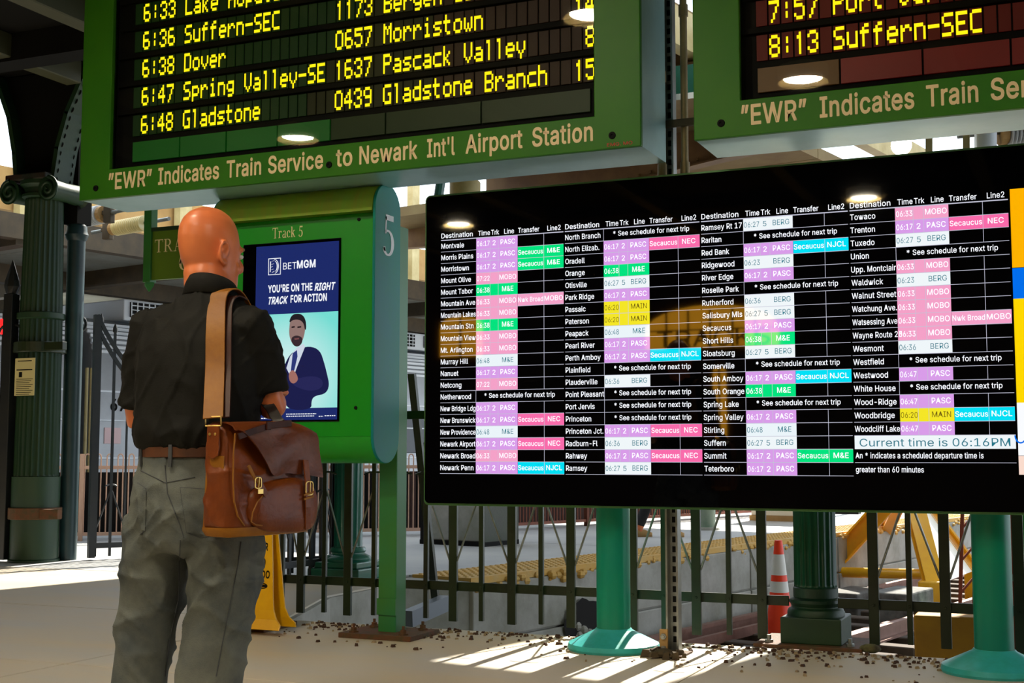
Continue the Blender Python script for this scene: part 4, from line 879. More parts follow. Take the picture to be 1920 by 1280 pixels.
# short fluted pedestal column in the fence line
px_ = (on_y(1467, 1200, 6.99).x + on_y(1574, 1200, 6.99).x)/2
Cc = thing('fluted_column', 'short fluted green cast column on a square pedestal between two fence panels', 'column', (px_, 7.15, 0))
MB().box(px_-.29, px_+.27, 6.93, 7.37, 0, .02).build('base_plate', M_rust, Cc, bevel=.004)
MB().box(px_-.158, px_+.158, 6.99, 7.31, .02, .155).build('pedestal', M_darkgreen, Cc, bevel=.006)
MB().lathe([(.15, .155), (.15, .175), (.142, .19), (.125, .2), (.125, .205), (.14, .225), (.138, .24), (.115, .25), (.117, .252), (.117, .30), (.113, .305)], px_, 7.15, 40).build('base_moulding', M_darkgreen, Cc, smooth=30)
MB().lathe([(.112, .305), (.112, .32), (.112, 1.0), (.110, 2.2)], px_, 7.15, 120, flute=20, fd=.012, fz=(.31, 3)).build('fluted_shaft', mat('green_shaft_paint', (10, 82, 56), .4, c2=(16, 70, 34), nscale=2, coat=.2), Cc, smooth='all')
MB().lathe([(.115, 2.2), (.14, 2.22), (.14, 2.25), (.1, 2.27), (.06, 2.33), (.01, 2.35)], px_, 7.15, 32).build('cap', M_darkgreen, Cc, smooth=40)
for (dx_, dy_) in ((-.22, 7.0), (.2, 7.0)): MB().lathe([(.022, .02), (.022, .035), (.012, .036), (.012, .06)], px_+dx_, dy_, 6).build('anchor_bolt', M_galv, Cc)

# slotted strut and conduits rising behind the display
sx_ = on_z(1262, 1228, 0)
S = thing('strut_post', 'galvanised slotted channel post bolted to the floor between the two teal posts', 'post', (-1.94, 6.52, 0))
m = MB(); X0 = -1.975
m.box(X0, X0+.010, 6.47, 6.53, .0, ROOFZ); m.box(X0+.055, X0+.065, 6.47, 6.53, 0, ROOFZ); m.box(X0+.01, X0+.055, 6.522, 6.53, 0, ROOFZ)
m.build('channel', M_galv, S)
m = MB()
for k in range(90): m.box(X0+.022, X0+.043, 6.5205, 6.5225, .06+k*.05, .09+k*.05)
m.build('slot_holes', M_blackmat, S, kind='stuff')
b = MB().box(X0-.03, X0+.012, 6.455, 6.47, .0, .13).build('angle_bracket', M_tan, S, bevel=.002)
MB().box(X0-.03, X0+.1, 6.40, 6.6, 0, .01).build('foot_plate', M_rust, S)
for z in (.035, .095): 
    q = MB(); q.M = Matrix.Translation((X0-.008, 6.455, z)) @ Matrix.Rotation(PI/2, 4, 'X'); q.lathe([(.016, 0), (.016, .01), (.008, .011), (.008, .018)], 0, 0, 6); q.build('bolt', M_galv, b)
for (pxx, lb, r_) in ((1243, 'tan conduit pipe rising left of the slotted channel between the boards', .019), (1285, 'tan conduit pipe rising right of the slotted channel between the boards', .019)):
    x = on_y(pxx, 200, 6.47).x
    c_ = thing('conduit_pipe', lb, 'pipe', (x, 6.47, 1.0), group=None)
    MB().tube([(x, 6.45, 1.0), (x, 6.45, ROOFZ)], r_, 14).build('pipe', M_conduit, c_, smooth=60)
    for z in (2.47, 2.96 if pxx < 1260 else 3.3): MB().tube([(x, 6.45, z-.03), (x, 6.45, z+.03)], r_+.006, 14).build('coupling', M_conduit, c_, smooth=60)
tag(MB().box(-2.09, -1.70, 6.405, 6.425, 2.68, 2.72).build('strut_clamp', mat('clamp_dark', (62, 54, 38), .5, metal=.5), bevel=.004), 'dark slotted clamp bar tying both conduits to the channel', 'bracket')
# ------------------------------------------------------------------ left column, arch ribs, gates
def at(px, py, d): return _C + ray(px, py)*d
CX, CY = -9.21, 9.75
L = thing('station_column', 'large dark green fluted cast-iron column with scrolled capital at the far left', 'column', (CX, CY, 0))
MB().lathe([(.235, 0), (.235, .02), (.222, .03), (.222, .80)], CX, CY, 48).build('plain_base', M_darkgreen, L, smooth=40)
MB().lathe([(.208, .80), (.208, .82), (.198, 2.2), (.180, 3.45), (.180, 3.47)], CX, CY, 168, flute=24, fd=.018, fz=(.81, 3.46)).build('fluted_shaft', M_darkgreen, L, smooth='all')
MB().lathe([(.20, 2.30), (.222, 2.31), (.222, 2.36), (.20, 2.37)], CX, CY, 40).build('collar', M_darkgreen, L, smooth=40)
c_ = MB().lathe([(.182, 3.47), (.21, 3.485), (.21, 3.51), (.185, 3.52), (.19, 3.57), (.23, 3.60), (.23, 3.64)], CX, CY, 40).build('capital', M_darkgreen, L, smooth=30)
MB().box(CX-.30, CX+.20, CY-.22, CY+.22, 3.64, 3.70).build('abacus', mat('rust_patch_paint', (60, 30, 20), .7, c2=(20, 40, 30), nscale=5), c_, bevel=.01)
for sx in (-1, 1):
    pts = []
    for k in range(40):
        a = k/39*4.6*PI/2*1.6; r = .115*(1-k/46); pts.append((CX+sx*(.24+.0)+sx*r*math.sin(a)*1.0, CY-.22, 3.53+r*math.cos(a)))
    MB().tube(pts, .018, 8).build('volute', M_darkgreen, c_, smooth=60)
    q = MB(); q.M = Matrix.Translation((CX+sx*.24, CY, 3.53)) @ Matrix.Rotation(PI/2, 4, 'X'); q.lathe([(.12, -.22), (.10, -.2), (.09, 0), (.10, .2), (.12, .22)], 0, 0, 24); q.build('scroll_roll', M_darkgreen, c_, smooth=40)
for z, hh_ in ((1.98, .10), (.40, .11)):
    MB().lathe([(.24, z), (.245, z+.005), (.245, z+hh_-.005), (.24, z+hh_)], CX, CY, 32).build('hinge_strap', M_rust if z < 1 else M_iron, L)
    MB().box(CX+.2, CX+.42, CY-.16, CY-.10, z+.01, z+hh_-.01).build('hinge_strap', M_rust if z < 1 else M_iron, L, bevel=.005)
m = MB(); a = on_y(30, 672, CY-.235); b = on_y(65, 741, CY-.235)
m.box(a.x, b.x, CY-.243, CY-.24, b.z, a.z); nt_ = m.build('paper_notice', mat('yellowed_paper', (206, 196, 140), .7))
tag(nt_, 'yellowed paper notice taped to the big fluted column', 'notice')
m = MB()
for i in range(9): m.rect(a.x+.02, b.x-.02-(i % 3)*.02, a.z-.20-i*.018, a.z-.195-i*.018, CY-.2436)
m.rect(a.x+.03, b.x-.04, a.z-.03, a.z-.022, CY-.2436); m.rect(a.x+.02, b.x-.03, a.z-.115, a.z-.105, CY-.2436); m.rect(a.x+.05, a.x+.09, a.z-.18, a.z-.13, CY-.2436)
m.build('notice_print', M_blackmat, nt_, kind='stuff')
# arch ribs springing from the capital with a solid web between
A = thing('arch_bracket', 'dark riveted iron arch ribs springing from the scrolled capital to the roof', 'arch', (CX, CY, 3.66))
for nm, pl in (('l', [(-60, 60), (-20, 105), (12, 160), (34, 225), (44, 290), (48, 345)]), ('r', [(205, 95), (170, 150), (142, 215), (124, 280), (114, 345)])):
    P_ = [on_y(x, y, CY) for x, y in pl]
    m = MB()
    for i in range(len(P_)-1): m.beam(P_[i], P_[i+1]+(P_[i+1]-P_[i])*.06, .26, .05, up=(0, 0, 1))
    rb = m.build('arch_rib', M_darkgreen, A)
    m = MB()
    for i in range(len(P_)-1):
        for t in (.1, .35, .6, .85):
            for dy_ in (-.09, .09):
                p = P_[i].lerp(P_[i+1], t); sgn = (-1 if nm == 'l' else 1)
                m.ell((p.x+.0, p.y+dy_, p.z-.02), (.035, .012, .035), n=6, m=4)
    m.build('rivet', M_blackmat, rb, kind='stuff')
    web = [(p.x, p.z) for p in P_] + [(CX+(-.1 if nm == 'l' else .1), 3.66), (CX, 3.66), (CX, 4.74), (P_[0].x, 4.74)]
    MB().prism(web, 'y', CY-.01, CY+.01).build('web_plate', M_dark, A)
# thin second post
x2, y2 = -9.045, 10.02
T2 = thing('gate_post', 'slim dark round post with moulded cap beside the big column, carrying the gate', 'post', (x2, y2, 0))
MB().lathe([(.085, 0), (.085, 3.10), (.10, 3.12), (.115, 3.16), (.10, 3.20), (.10, 3.24), (.09, 3.26)], x2, y2, 24).build('shaft', mat('slate_green_paint', (36, 66, 70), .4, c2=(24, 44, 48), nscale=3), T2, smooth=30)
MB().box(x2-.09, x2+.09, y2-.1, y2+.1, 3.26, 4.74).build('upper_block', M_dark, T2)
def gate(name, label, p0, p1, n, ztop, zrail, hooks=True, wid=.016):
    p0 = Vector((*p0, 0)); p1 = Vector((*p1, 0)); dv = (p1-p0); Ln = dv.length; u = dv.normalized(); ang = math.atan2(u.y, u.x)
    R = thing(name, label, 'gate', p0, ang)
    for i in range(n):
        s = .04+(Ln-.08)*i/(n-1); zt_ = ztop(s/Ln, i)
        m = MB(); m.box(s-wid/2-.004*(i % 2), s+wid/2+.004*(i % 2), -.01, .01, .03, zt_-.10)
        m.loft([(s, 0, zt_-.10, .010, .010), (s, 0, zt_-.085, .024, .016), (s, 0, zt_-.05, .022, .012), (s, 0, zt_, .002, .002)], 6)
        m.build('picket', M_gateiron, R, world=False)
    for off in (0, -.11):
        pts = [(Ln*k/24, 0, zrail(k/24)+off) for k in range(25)]
        m = MB()
        for i in range(24): m.beam(pts[i], pts[i+1], .03, .035)
        m.build('top_rail', M_gateiron, R, world=False)
    MB().box(0, Ln, -.02, .02, .11, .16).build('bottom_rail', M_gateiron, R, world=False)
    m = MB(); m.box(-.03, .03, -.03, .03, .02, zrail(0)); m.build('hanging_stile', M_gateiron, R, world=False)
    if hooks:
        for i in range(1, n-1, 2):
            s = .04+(Ln-.08)*i/(n-1)
            MB().tube([(s+.055*math.cos(a), 0, .70+.02*math.sin(a)) for a in [PI*k/8 for k in range(9)]], .007, 6).build('scroll_bar', M_gateiron, R, world=False)
            w_ = (Ln-.08)/(n-1)
            for sg in (-1, 1): MB().tube([(s, 0, .68), (s+sg*w_, 0, .30)], .009, 6).build('diagonal_rod', M_gateiron, R, world=False)
    return R
gate('iron_gate', 'dark iron gate leaf with sweeping top rail and spear finials left of the man', (x2+.225, y2+.07), (x2+.225+.52*1.75, y2+.07+.854*1.75), 13,
     lambda t, i: 1.5+.95*math.exp(-3.0*t)+(.10 if i % 2 else .0), lambda t: 1.32+1.05*math.exp(-3.4*t))
# big scroll and bracket at the gate hinge
m = MB(); m.tube([on_y(150+11*math.cos(a), 607+14*math.sin(a), y2+.1) for a in [PI*.9-PI*1.5*k/14 for k in range(15)]], .014, 8)
tag(m.build('hinge_scroll', M_gateiron), 'curled iron scroll above the gate hinge on the slim post', 'ironwork')
gx = on_y(14, 800, 9.6).x
G0 = thing('gate_post', 'square iron gate post with spear finial at the left edge of the picture', 'post', (gx, 9.6, 0))
MB().box(gx-.055, gx+.055, 9.55, 9.65, .02, 2.55).build('shaft', M_gateiron, G0, bevel=.006)
MB().loft([(gx, 9.6, 2.55, .05, .05), (gx, 9.6, 2.62, .085, .06), (gx, 9.6, 2.68, .08, .05), (gx, 9.6, 2.88, .004, .004)], 8).build('finial', M_gateiron, G0)
m = MB()
for sg in (-1, 1):
    m.tube([(gx+sg*(.06+.12*math.sin(a)), 9.6, 2.05+.2*math.cos(a)) for a in [PI*k/10 for k in range(9)]], .014, 6)
m.build('scroll', M_gateiron, G0)
gate('iron_gate', 'dark iron gate leaf folded back behind the kiosk, beside the teal fluted column', (-5.78, 9.55), (-5.92, 8.25), 10, lambda t, i: 1.75+.12*(i % 2), lambda t: 1.6, wid=.03)
gate('iron_gate', 'dark iron gate leaf standing open between the kiosk and the railing, farther back', (-5.86, 9.75), (-6.35, 8.9), 10, lambda t, i: 1.72+.1*(i % 2), lambda t: 1.58, wid=.03)
# teal fluted column behind the kiosk
p = on_z(652, 1083, 0); fxc, fyc = p.x, p.y
T3 = thing('station_column', 'teal fluted column with square stepped base seen below the kiosk', 'column', (fxc, fyc, 0))
M_tealcol = mat('teal_column_paint', (10, 104, 88), .35, c2=(14, 78, 52), nscale=2, coat=.3)
MB().lathe([(.118, .25), (.118, .26), (.115, 3.4)], fxc, fyc, 96, flute=16, fd=.011, fz=(.255, 3.3)).build('fluted_shaft', M_tealcol, T3, smooth='all')
MB().box(fxc-.24, fxc+.24, fyc-.24, fyc+.24, 0, .09).build('plinth', M_tealcol, T3, bevel=.01)
MB().box(fxc-.20, fxc+.20, fyc-.2, fyc+.2, .09, .14).build('plinth_step', M_tealcol, T3, bevel=.01)
MB().lathe([(.19, .14), (.195, .16), (.18, .18), (.14, .2), (.14, .21), (.15, .225), (.14, .25)], fxc, fyc, 32).build('base_moulding', M_tealcol, T3, smooth=30)
MB().lathe([(.12, 3.4), (.16, 3.44), (.16, 3.5), (.12, 3.52), (.12, 4.74)], fxc, fyc, 24).build('capital', M_tealcol, T3)

# brace and steel angle by the pit corner
Bz = thing('fence_brace', 'dark steel fence brace leaning on a grey angle at the pit corner', 'brace', at(818, 1130, 8.9))
MB().beam(at(772, 700, 8.7), at(818, 1135, 8.9), .05, .03).build('brace_bar', M_iron, Bz)
MB().beam(at(764, 1160, 8.2), at(834, 1130, 8.7), .07, .10).build('steel_angle', mat('blue_grey_steel', (96, 106, 116), .45, metal=.4), Bz)

# ------------------------------------------------------------------ hooped railing behind the far platform
rl = [on_z(-120, 1018, 0), on_z(150, 1014, 0), on_z(800, 1004, 0), on_z(1100, 986, 0), on_z(1500, 962, 0)]
cols = [mat('railing_pink_cream', (206, 170, 146), .6, c2=(180, 140, 120), nscale=1.5), mat('railing_pink_cream', 0), mat('railing_rust_red', (150, 84, 58), .6, c2=(110, 58, 42), nscale=2), mat('railing_rust_red', 0)]
lbs = ['pale pink hooped railing at the far left, in front of the silver train', 'pale pink hooped railing between the man and the kiosk, before the train', 'rust-red hooped railing behind the grey cabinet on the far platform', 'rust-red hooped railing at the far end of the platform']
for q in range(4):
    p0, p1 = rl[q], rl[q+1]; dv = p1-p0; Ln = dv.length; u = dv.normalized()
    R = thing('hooped_railing', lbs[q], 'railing', p0, math.atan2(u.y, u.x))
    src = None; nh = int(Ln/.125)
    hoop = MB(); pts = [(-.03, 0, .06), (-.03, 0, .98)] + [(.03*-math.cos(a), 0, .98+.04*math.sin(a)) for a in [PI*k/6 for k in range(1, 6)]] + [(.03, 0, .98), (.03, 0, .06)]
    hoop.tube(pts, .0085, 5)
    for i in range(nh):
        if src is None: src = hoop.build('hoop', cols[q], R, world=False); src.location = (.06, 0, 0)
        else: inst(src, R, (.06+i*.125, 0, 0))
    MB().box(0, Ln, -.014, .014, .84, .88).build('rail', cols[q], R, world=False)
    MB().box(0, Ln, -.014, .014, .06, .10).build('rail', cols[q], R, world=False)
    for s in (0.0, Ln): MB().box(s-.025, s+.025, -.03, .03, 0, 1.02).build('post', cols[q], R, world=False)
    MB().box(0, Ln, .3, .32, .05, .80).build('backing_sheet', M_blackmat if q < 2 else mat('brown_sheet', (58, 34, 28), .8), R, world=False)

# far platform furniture
p = on_z(880, 1019, 0)
B_ = thing('grey_cabinet', 'grey panelled cabinet with black frame standing on the far platform', 'cabinet', (p.x, p.y, 0), math.radians(-12))
M_gp = mat('grey_panel', (168, 166, 162), .6, c2=(130, 134, 122), nscale=3)
MB().box(-.42, .42, -.30, .30, .05, 1.10).build('body', M_gp, B_, world=False, bevel=.01)
for x in (-.43, -.02, .42): MB().box(x-.03, x+.03, -.32, -.29, 0, 1.12).build('frame_bar', M_blackmat, B_, world=False)
MB().box(-.46, .46, -.33, .33, 0, .05).build('plinth', M_blackmat, B_, world=False)
MB().box(-.45, .45, -.33, .33, 1.10, 1.15).build('lid', M_blackmat, B_, world=False)
MB().box(.43, .46, -.32, .32, .05, 1.1).build('side_frame', M_iron, B_, world=False)
p = on_z(1325, 993, 0)
cyl = thing('round_pillar', 'grey-green round pillar on the far platform seen under the timetable screen', 'column', (p.x, p.y, 0))
MB().lathe([(.14, 0), (.13, .05), (.12, .1), (.12, 4.4)], p.x, p.y, 24).build('shaft', mat('grey_green_pillar', (140, 150, 130), .5, c2=(96, 120, 98), nscale=2), cyl, smooth=40)
MB().lathe([(.18, 0), (.17, .03), (.14, .04)], p.x, p.y, 24).build('base_ring', M_conc, cyl)
p = on_z(1475, 976, 0)
cb = thing('white_cabinet', 'small cream utility cabinet at the far end of the platform', 'cabinet', (p.x, p.y, 0), math.radians(-12))
MB().box(-.5, .5, -.2, .2, .08, 1.2).build('body', mat('cream_cabinet', (226, 216, 190), .5), cb, world=False, bevel=.01); MB().box(-.52, .52, -.22, .22, 0, .08).build('plinth', M_tan, cb, world=False)
MB().box(-.03, .03, -.23, -.2, .5, .6).build('handle', M_blackmat, cb, world=False)
p = on_z(1590, 963, 0)
bp_ = thing('black_post', 'slim black post with a flat foot left of the yellow buffer stop', 'post', (p.x, p.y, 0))
MB().box(p.x-.06, p.x+.06, p.y-.06, p.y+.06, 0, 2.6).build('shaft', M_blackmat, bp_); MB().box(p.x-.2, p.x+.2, p.y-.15, p.y+.15, 0, .04).build('foot', M_blackmat, bp_)

# ------------------------------------------------------------------ train
TR0 = Vector((-13.63, 15.2, 0)); TN = Vector((-.978, .208, 0)); TT = Vector((Tx, Ty, 0))
def s_of(px): d = ray(px, 700); d = Vector((d.x, d.y)); n = Vector((TN.x, TN.y)); t = (Vector((TR0.x, TR0.y)).dot(n))/d.dot(n); q = d*t; return (q.x-TR0.x)*Tx+(q.y-TR0.y)*Ty
def car(label, s0, s1, first, num=None):
    ang = math.atan2(Ty, Tx)
    R = thing('train_car', label, 'train', TR0+TT*s0, ang)
    Ln = s1-s0      # local: +x along the track, +y away from us
    prof = [(0, -.55), (0, 2.55), (.10, 2.80), (.35, 3.02), (.8, 3.14), (1.5, 3.18), (2.2, 3.14), (2.65, 3.02), (2.9, 2.80), (3.0, 2.55), (3.0, -.55)]
    MB().prism([p for p in prof], 'x', 0, Ln).build('body', M_silver, R, world=False, smooth=25)
    for i, z in enumerate((2.56, 2.64, 2.72, 2.80, 2.87, 2.94, 3.0)):
        y = -.02 if z < 2.6 else (z-2.55)*.4-.03 if z < 2.81 else .10+(z-2.8)*1.13-.03
        MB().beam((0, y+.0, z), (Ln, y, z), .03, .045).build('roof_rib', M_trainroof, R, world=False)
    for z, h in ((1.95, .03), (1.52, .02), (.95, .03), (.1, .05)): MB().box(0, Ln, -.015, 0, z, z+h).build('side_moulding', M_trainroof, R, world=False)
    MB().box(.3, Ln-.3, .0, 2.9, -1.0, -.56).build('underframe', M_blackmat, R, world=False)
    n = int(Ln/6)
    for i in range(max(1, n)):
        x = .9+i*6
        u_ = MB().box(x, x+2.6, .45, 2.5, 3.12, 3.46).build('roof_vent_unit', M_trainroof, R, world=False, bevel=.02)
        for k in (0, 1):
            g = MB().box(x+.12+k*1.3, x+1.12+k*1.3, .425, .45, 3.18, 3.42).build('grille', M_blackmat, u_, world=False)
            if False: g
            m = MB()
            for j in range(9): m.box(x+.12+k*1.3+j*.115, x+.14+k*1.3+j*.115, .415, .425, 3.18, 3.42)
            for j in range(3): m.box(x+.12+k*1.3, x+1.12+k*1.3, .414, .424, 3.22+j*.07, 3.235+j*.07)
            m.build('grille_bars', M_trainroof, u_, world=False, kind='stuff')
    if first:
        x = Ln-2.2
        while x > 1:
            MB().box(x-1.5, x, -.012, 0, 1.05, 1.80).build('window', M_glassdark, R, world=False, bevel=.03); x -= 1.9
    else:
        for x in [6.5+i*1.9 for i in range(int((Ln-9)/1.9))]: MB().box(x, x+1.5, -.012, 0, 1.05, 1.80).build('window', M_glassdark, R, world=False, bevel=.03)
    return R, Ln
sA = s_of(150); sB = s_of(172)
R1, LA = car('silver passenger train car at the far left with lit destination window', sA-16, sA, True)
m = MB(); m.box(LA-2.3, LA-1.0, -.02, 0, 1.55, 1.85); m.build('destination_window', mat('blind_dark', (16, 22, 26), .2), R1, world=False)
m = MB(); text(m, 'EXIT', 0, 0, .11, 0, bold=.06); m.v = [Vector((LA-1.9+v.x, -.024, 1.62+v.z)) for v in m.v]; m.build('destination_lettering', M_led, R1, world=False)
R2, LB = car('silver passenger train car with black number, behind the gate beside the man', sB, sB+24, False)
m = MB(); text(m, '6700', 0, 0, .17, 0, bold=.05); m.v = [Vector((.35+v.x, -.004, 1.68+v.z)) for v in m.v]; m.build('car_number', M_blackmat, R2, world=False)
MB().box(.25, .55, -.012, 0, 1.18, 1.42).build('warning_label', mat('label_white_red', (225, 190, 190), .5), R2, world=False)
MB().box(1.05, 1.25, -.03, 0, 2.0, 2.12).build('side_light', emis('orange_marker', (255, 120, 30), 3.), R2, world=False); MB().box(1.05, 1.25, -.03, 0, 1.88, 1.99).build('side_light', emis('blue_marker', (20, 120, 255), 3.), R2, world=False)
for x in (-.10, -.02): MB().tube([(x, -.02, 2.3), (x, -.02, .5)], .025, 8).build('grab_rail', M_cream, R2, world=False)
# red marker light at the far left
p = at(4, 612, 17)
rl_ = thing('red_signal', 'glowing red round signal light at the left edge of the picture', 'signal', (p.x, p.y, 0))
MB().ell(p, (.10, .10, .10)).build('lens', emis('red_glow', (255, 20, 20), 4.), rl_, smooth='all'); MB().box(p.x-.05, p.x+.05, p.y+.05, p.y+.15, 0, p.z+.2).build('mast', M_blackmat, rl_)

# ------------------------------------------------------------------ far canopy, girder, insulators, shed details
CA = Vector((-11.37, 13.14, 0)); cz = 3.6
def cp(s, n, z): q = CA+TT*s+TN*n; return (q.x, q.y, z)
can = thing('platform_canopy', 'concrete platform canopy with brown beams over the train platform', 'canopy', CA)
for i in range(11):
    s = -9+i*3.0
    MB().prism([cp(s+.015, 0, 0)[:2], cp(s+.015, 7, 0)[:2], cp(s+2.985, 7, 0)[:2], cp(s+2.985, 0, 0)[:2]], 'z', cz+.15, cz+.24).build('roof_slab', M_canopy, can)
MB().beam(cp(-9, 0, cz+.12), cp(24, 0, cz+.12), .18, .30).build('edge_beam', M_canbeam, can)
for n in (3.1, 6.9): MB().beam(cp(-9, n, cz+.02), cp(24, n, cz+.02), .22, .28).build('long_beam', M_canbeam, can)
for s in (-7.5, -4.5, -1.2, 1.8, 4.8, 7.8, 11, 15, 19):
    MB().beam(cp(s, 0, cz+.03), cp(s, 7, cz+.03), .20, .24).build('cross_beam', M_canbeam, can)
for s in (-4.5, 7.8, 19):
    MB().lathe([(.16, 0), (.15, .1), (.13, 3.6)], *cp(s, 3.1, 0)[:2], 16).build('canopy_post', M_canbeam, can)
gd = thing('roof_girder', 'sunlit tan concrete girder above the canopy behind the insulators', 'girder', at(240, 400, 20))
gp = at(240, 405, 21)
MB().beam(gp-TT*12, gp+TT*14, .8, .62).build('web', M_tan, gd)
for k in range(9): MB().beam(gp-TT*(11-k*2.9)+Vector((.5, 0, -.5)), gp-TT*(11-k*2.9)+Vector((.5, 0, 3)), .12, .3).build('rib', M_cream, gd)
def insul(label, a, b, r, mt):
    a = Vector(a); b = Vector(b); d = (b-a); Ln = d.length; u = d.normalized()
    R = thing('insulator', label, 'insulator', a)
    n = max(5, int(Ln/.035)); pts = []; rs = []
    for i in range(n):
        for f, rr in ((0, .72), (.25, 1), (.5, 1), (.75, .72)): pts.append(a+u*Ln*(i+f)/n); rs.append(r*rr)
    MB().tube(pts, rs, 20).build('ribbed_porcelain', mt, R, smooth=30)
    MB().tube([b, b+u*.06], r*.85, 16).build('end_cap', M_tan, R)
    MB().tube([b+u*.06, b+u*.42], .022, 10).build('rod', M_galv, R)
    MB().tube([a-u*.4, a], .022, 10).build('rod', M_galv, R)
    m = MB(); c = b+u*.14; m.box(c.x-.05, c.x+.05, c.y-.04, c.y+.04, c.z-.11, c.z+.09); m.box(c.x-.09, c.x+.09, c.y-.02, c.y+.02, c.z-.02, c.z+.03); m.build('clamp', M_canbeam, R, bevel=.01)
    return R
insul('grey-white ribbed insulator beside the slim post, left of the cream one', at(140, 412, 14.5), at(190, 402, 14.2), .105, M_ins)
insul('cream ribbed insulator left of the hanging green track sign', at(272, 418, 14.2), at(217, 428, 14.5), .085, M_insy)
insul('white ribbed insulator above the right end of the timetable screen', at(1960, 238, 11.5), at(1885, 246, 11.5), .14, M_ins)
# hanging track 6 sign
SG = thing('track_sign', 'hanging green track sign with cream serif lettering, behind the man\'s head', 'sign', (-6.4, 8.5, 2.4))
xa = on_y(275, 450, 8.5).x; xb = xa+.71
zt6 = on_y(275, 436, 8.5).z; zb6 = on_y(290, 525, 8.5).z
for x in (xa, xb): 
    MB().box(x, x+.075, 8.46, 8.54, zb6-.02, 4.74).build('hanger_post', M_post, SG, bevel=.005)
    MB().loft([(x+.037, 8.5, zb6-.02, .05, .05), (x+.037, 8.5, zb6-.04, .05, .05), (x+.037, 8.5, zb6-.09, .008, .008)], 4).build('finial', M_post, SG)
bd = MB().box(xa+.075, xb, 8.48, 8.52, zb6, zt6).build('board', mat('sign_olive_green', (92, 124, 26), .45), SG)
MB().box(xa+.075, xb, 8.465, 8.535, zt6, zt6+.03).build('board_cap', M_darkgreen, SG)
m = MB(); serif(m, 'TRACK', xa+.10, on_y(310, 473, 8.5).z, .105, 8.479, xs=1.05); serif(m, '6', xa+.345, on_y(340, 507, 8.5).z, .165, 8.479, xs=1.05)
m.build('sign_lettering', M_goldletter, bd)
# bell lamp over the display
p = at(872, 352, 11.5)
bl = thing('bell_lamp', 'cream drum-shaped lamp housing just above the top edge of the timetable screen', 'lamp', p)
MB().lathe([(.135, p.z-.12), (.135, p.z+.045), (.12, p.z+.06), (.05, p.z+.065)], p.x, p.y, 28).build('drum', M_cream, bl, smooth=30)
MB().lathe([(.04, p.z+.065), (.04, p.z+.12), (.015, p.z+.13), (.012, 4.74)], p.x, p.y, 16).build('neck', M_cream, bl)
p = at(1690, 272, 11)
fl = thing('flood_lamp', 'dazzling white flood lamp above the right part of the timetable screen', 'lamp', p)
MB().ell(p, (.085, .085, .085)).build('bulb', emis('flood_white', (250, 255, 250), 14.), fl, smooth='all'); MB().tube([p+Vector((0, 0, .08)), (p.x, p.y, 4.74)], .02, 8).build('stem', M_galv, fl)
tag(MB().beam(at(1250, 158, 11.2), at(1320, 150, 11.2), .2, .24).build('teal_beam', M_tealcol), 'teal painted beam seen between the two departure boards', 'beam')
tag(MB().tube([at(812, 480, 9.5), at(818, 400, 9.5), at(832, 300, 9.5), at(840, -100, 9.5)], .035, 10).build('teal_pipe', M_tealcol), 'teal pipe rising behind the timetable screen left corner', 'pipe')
for px, lb, mt in ((1742, 'cream steel strut above the timetable screen left of the white meter pipe', M_cream), (1812, 'cream steel strut above the timetable screen right end', M_cream)):
    tag(MB().beam(at(px, 330, 10.5), at(px, 10, 10.5)*1.0, .05, .05, up=(0, 1, 0)).build('steel_strut', mt), lb, 'strut')
tag(MB().tube([at(1848, 330, 10.5), at(1848, -20, 10.5)], .085, 16).build('white_drum', M_white, smooth=40), 'white vertical cylinder above the timetable screen right end', 'equipment')

# ------------------------------------------------------------------ pit furniture
p = on_z(1463, 1214, PITZ)
cn = thing('traffic_cone', 'tall orange traffic cone with two white reflective bands in the track pit', 'cone', (p.x, p.y, PITZ))
d_ = (Vector((p.x, p.y, 0))-Vector((0, 0, 0))).dot(Vector((_F.x, _F.y, 0)).normalized()); hz_ = 1.045
def cr(t): return .155*(1-t)+.038*t
m = MB()
bands = [(0, .50, 'cone_bottom', M_orange), (.50, .605, 'reflective_band', M_conewhite), (.605, .665, 'orange_band', M_orange), (.665, .865, 'reflective_band', M_conewhite), (.865, 1.0, 'cone_tip', M_orange)]
for t0, t1, nm, mt in bands:
    MB().lathe([(cr(t0)+(.002 if 'refl' in nm else 0), PITZ+.04+t0*hz_), (cr(t1)+(.002 if 'refl' in nm else 0), PITZ+.04+t1*hz_)], p.x, p.y, 28, cap=(t1 == 1.0)).build(nm, mt, cn, smooth=60)
MB().prism([(p.x-.22*math.cos(k*PI/4+.39)*1.05, p.y-.22*math.sin(k*PI/4+.39)*1.05) for k in range(8)], 'z', PITZ+.0, PITZ+.045).build('rubber_base', M_rubber, cn, bevel=.01)
q = on_z(1425, 1212, PITZ+.12)
rb_ = MB().prism([(q.x-.20, q.y-.14), (q.x+.17, q.y-.14), (q.x+.17, q.y+.14), (q.x-.20, q.y+.14)], 'z', PITZ+.0, PITZ+.11).build('rubber_block', M_rubber, bevel=.02)
tag(rb_, 'black rubber weight block left of the traffic cone', 'block')
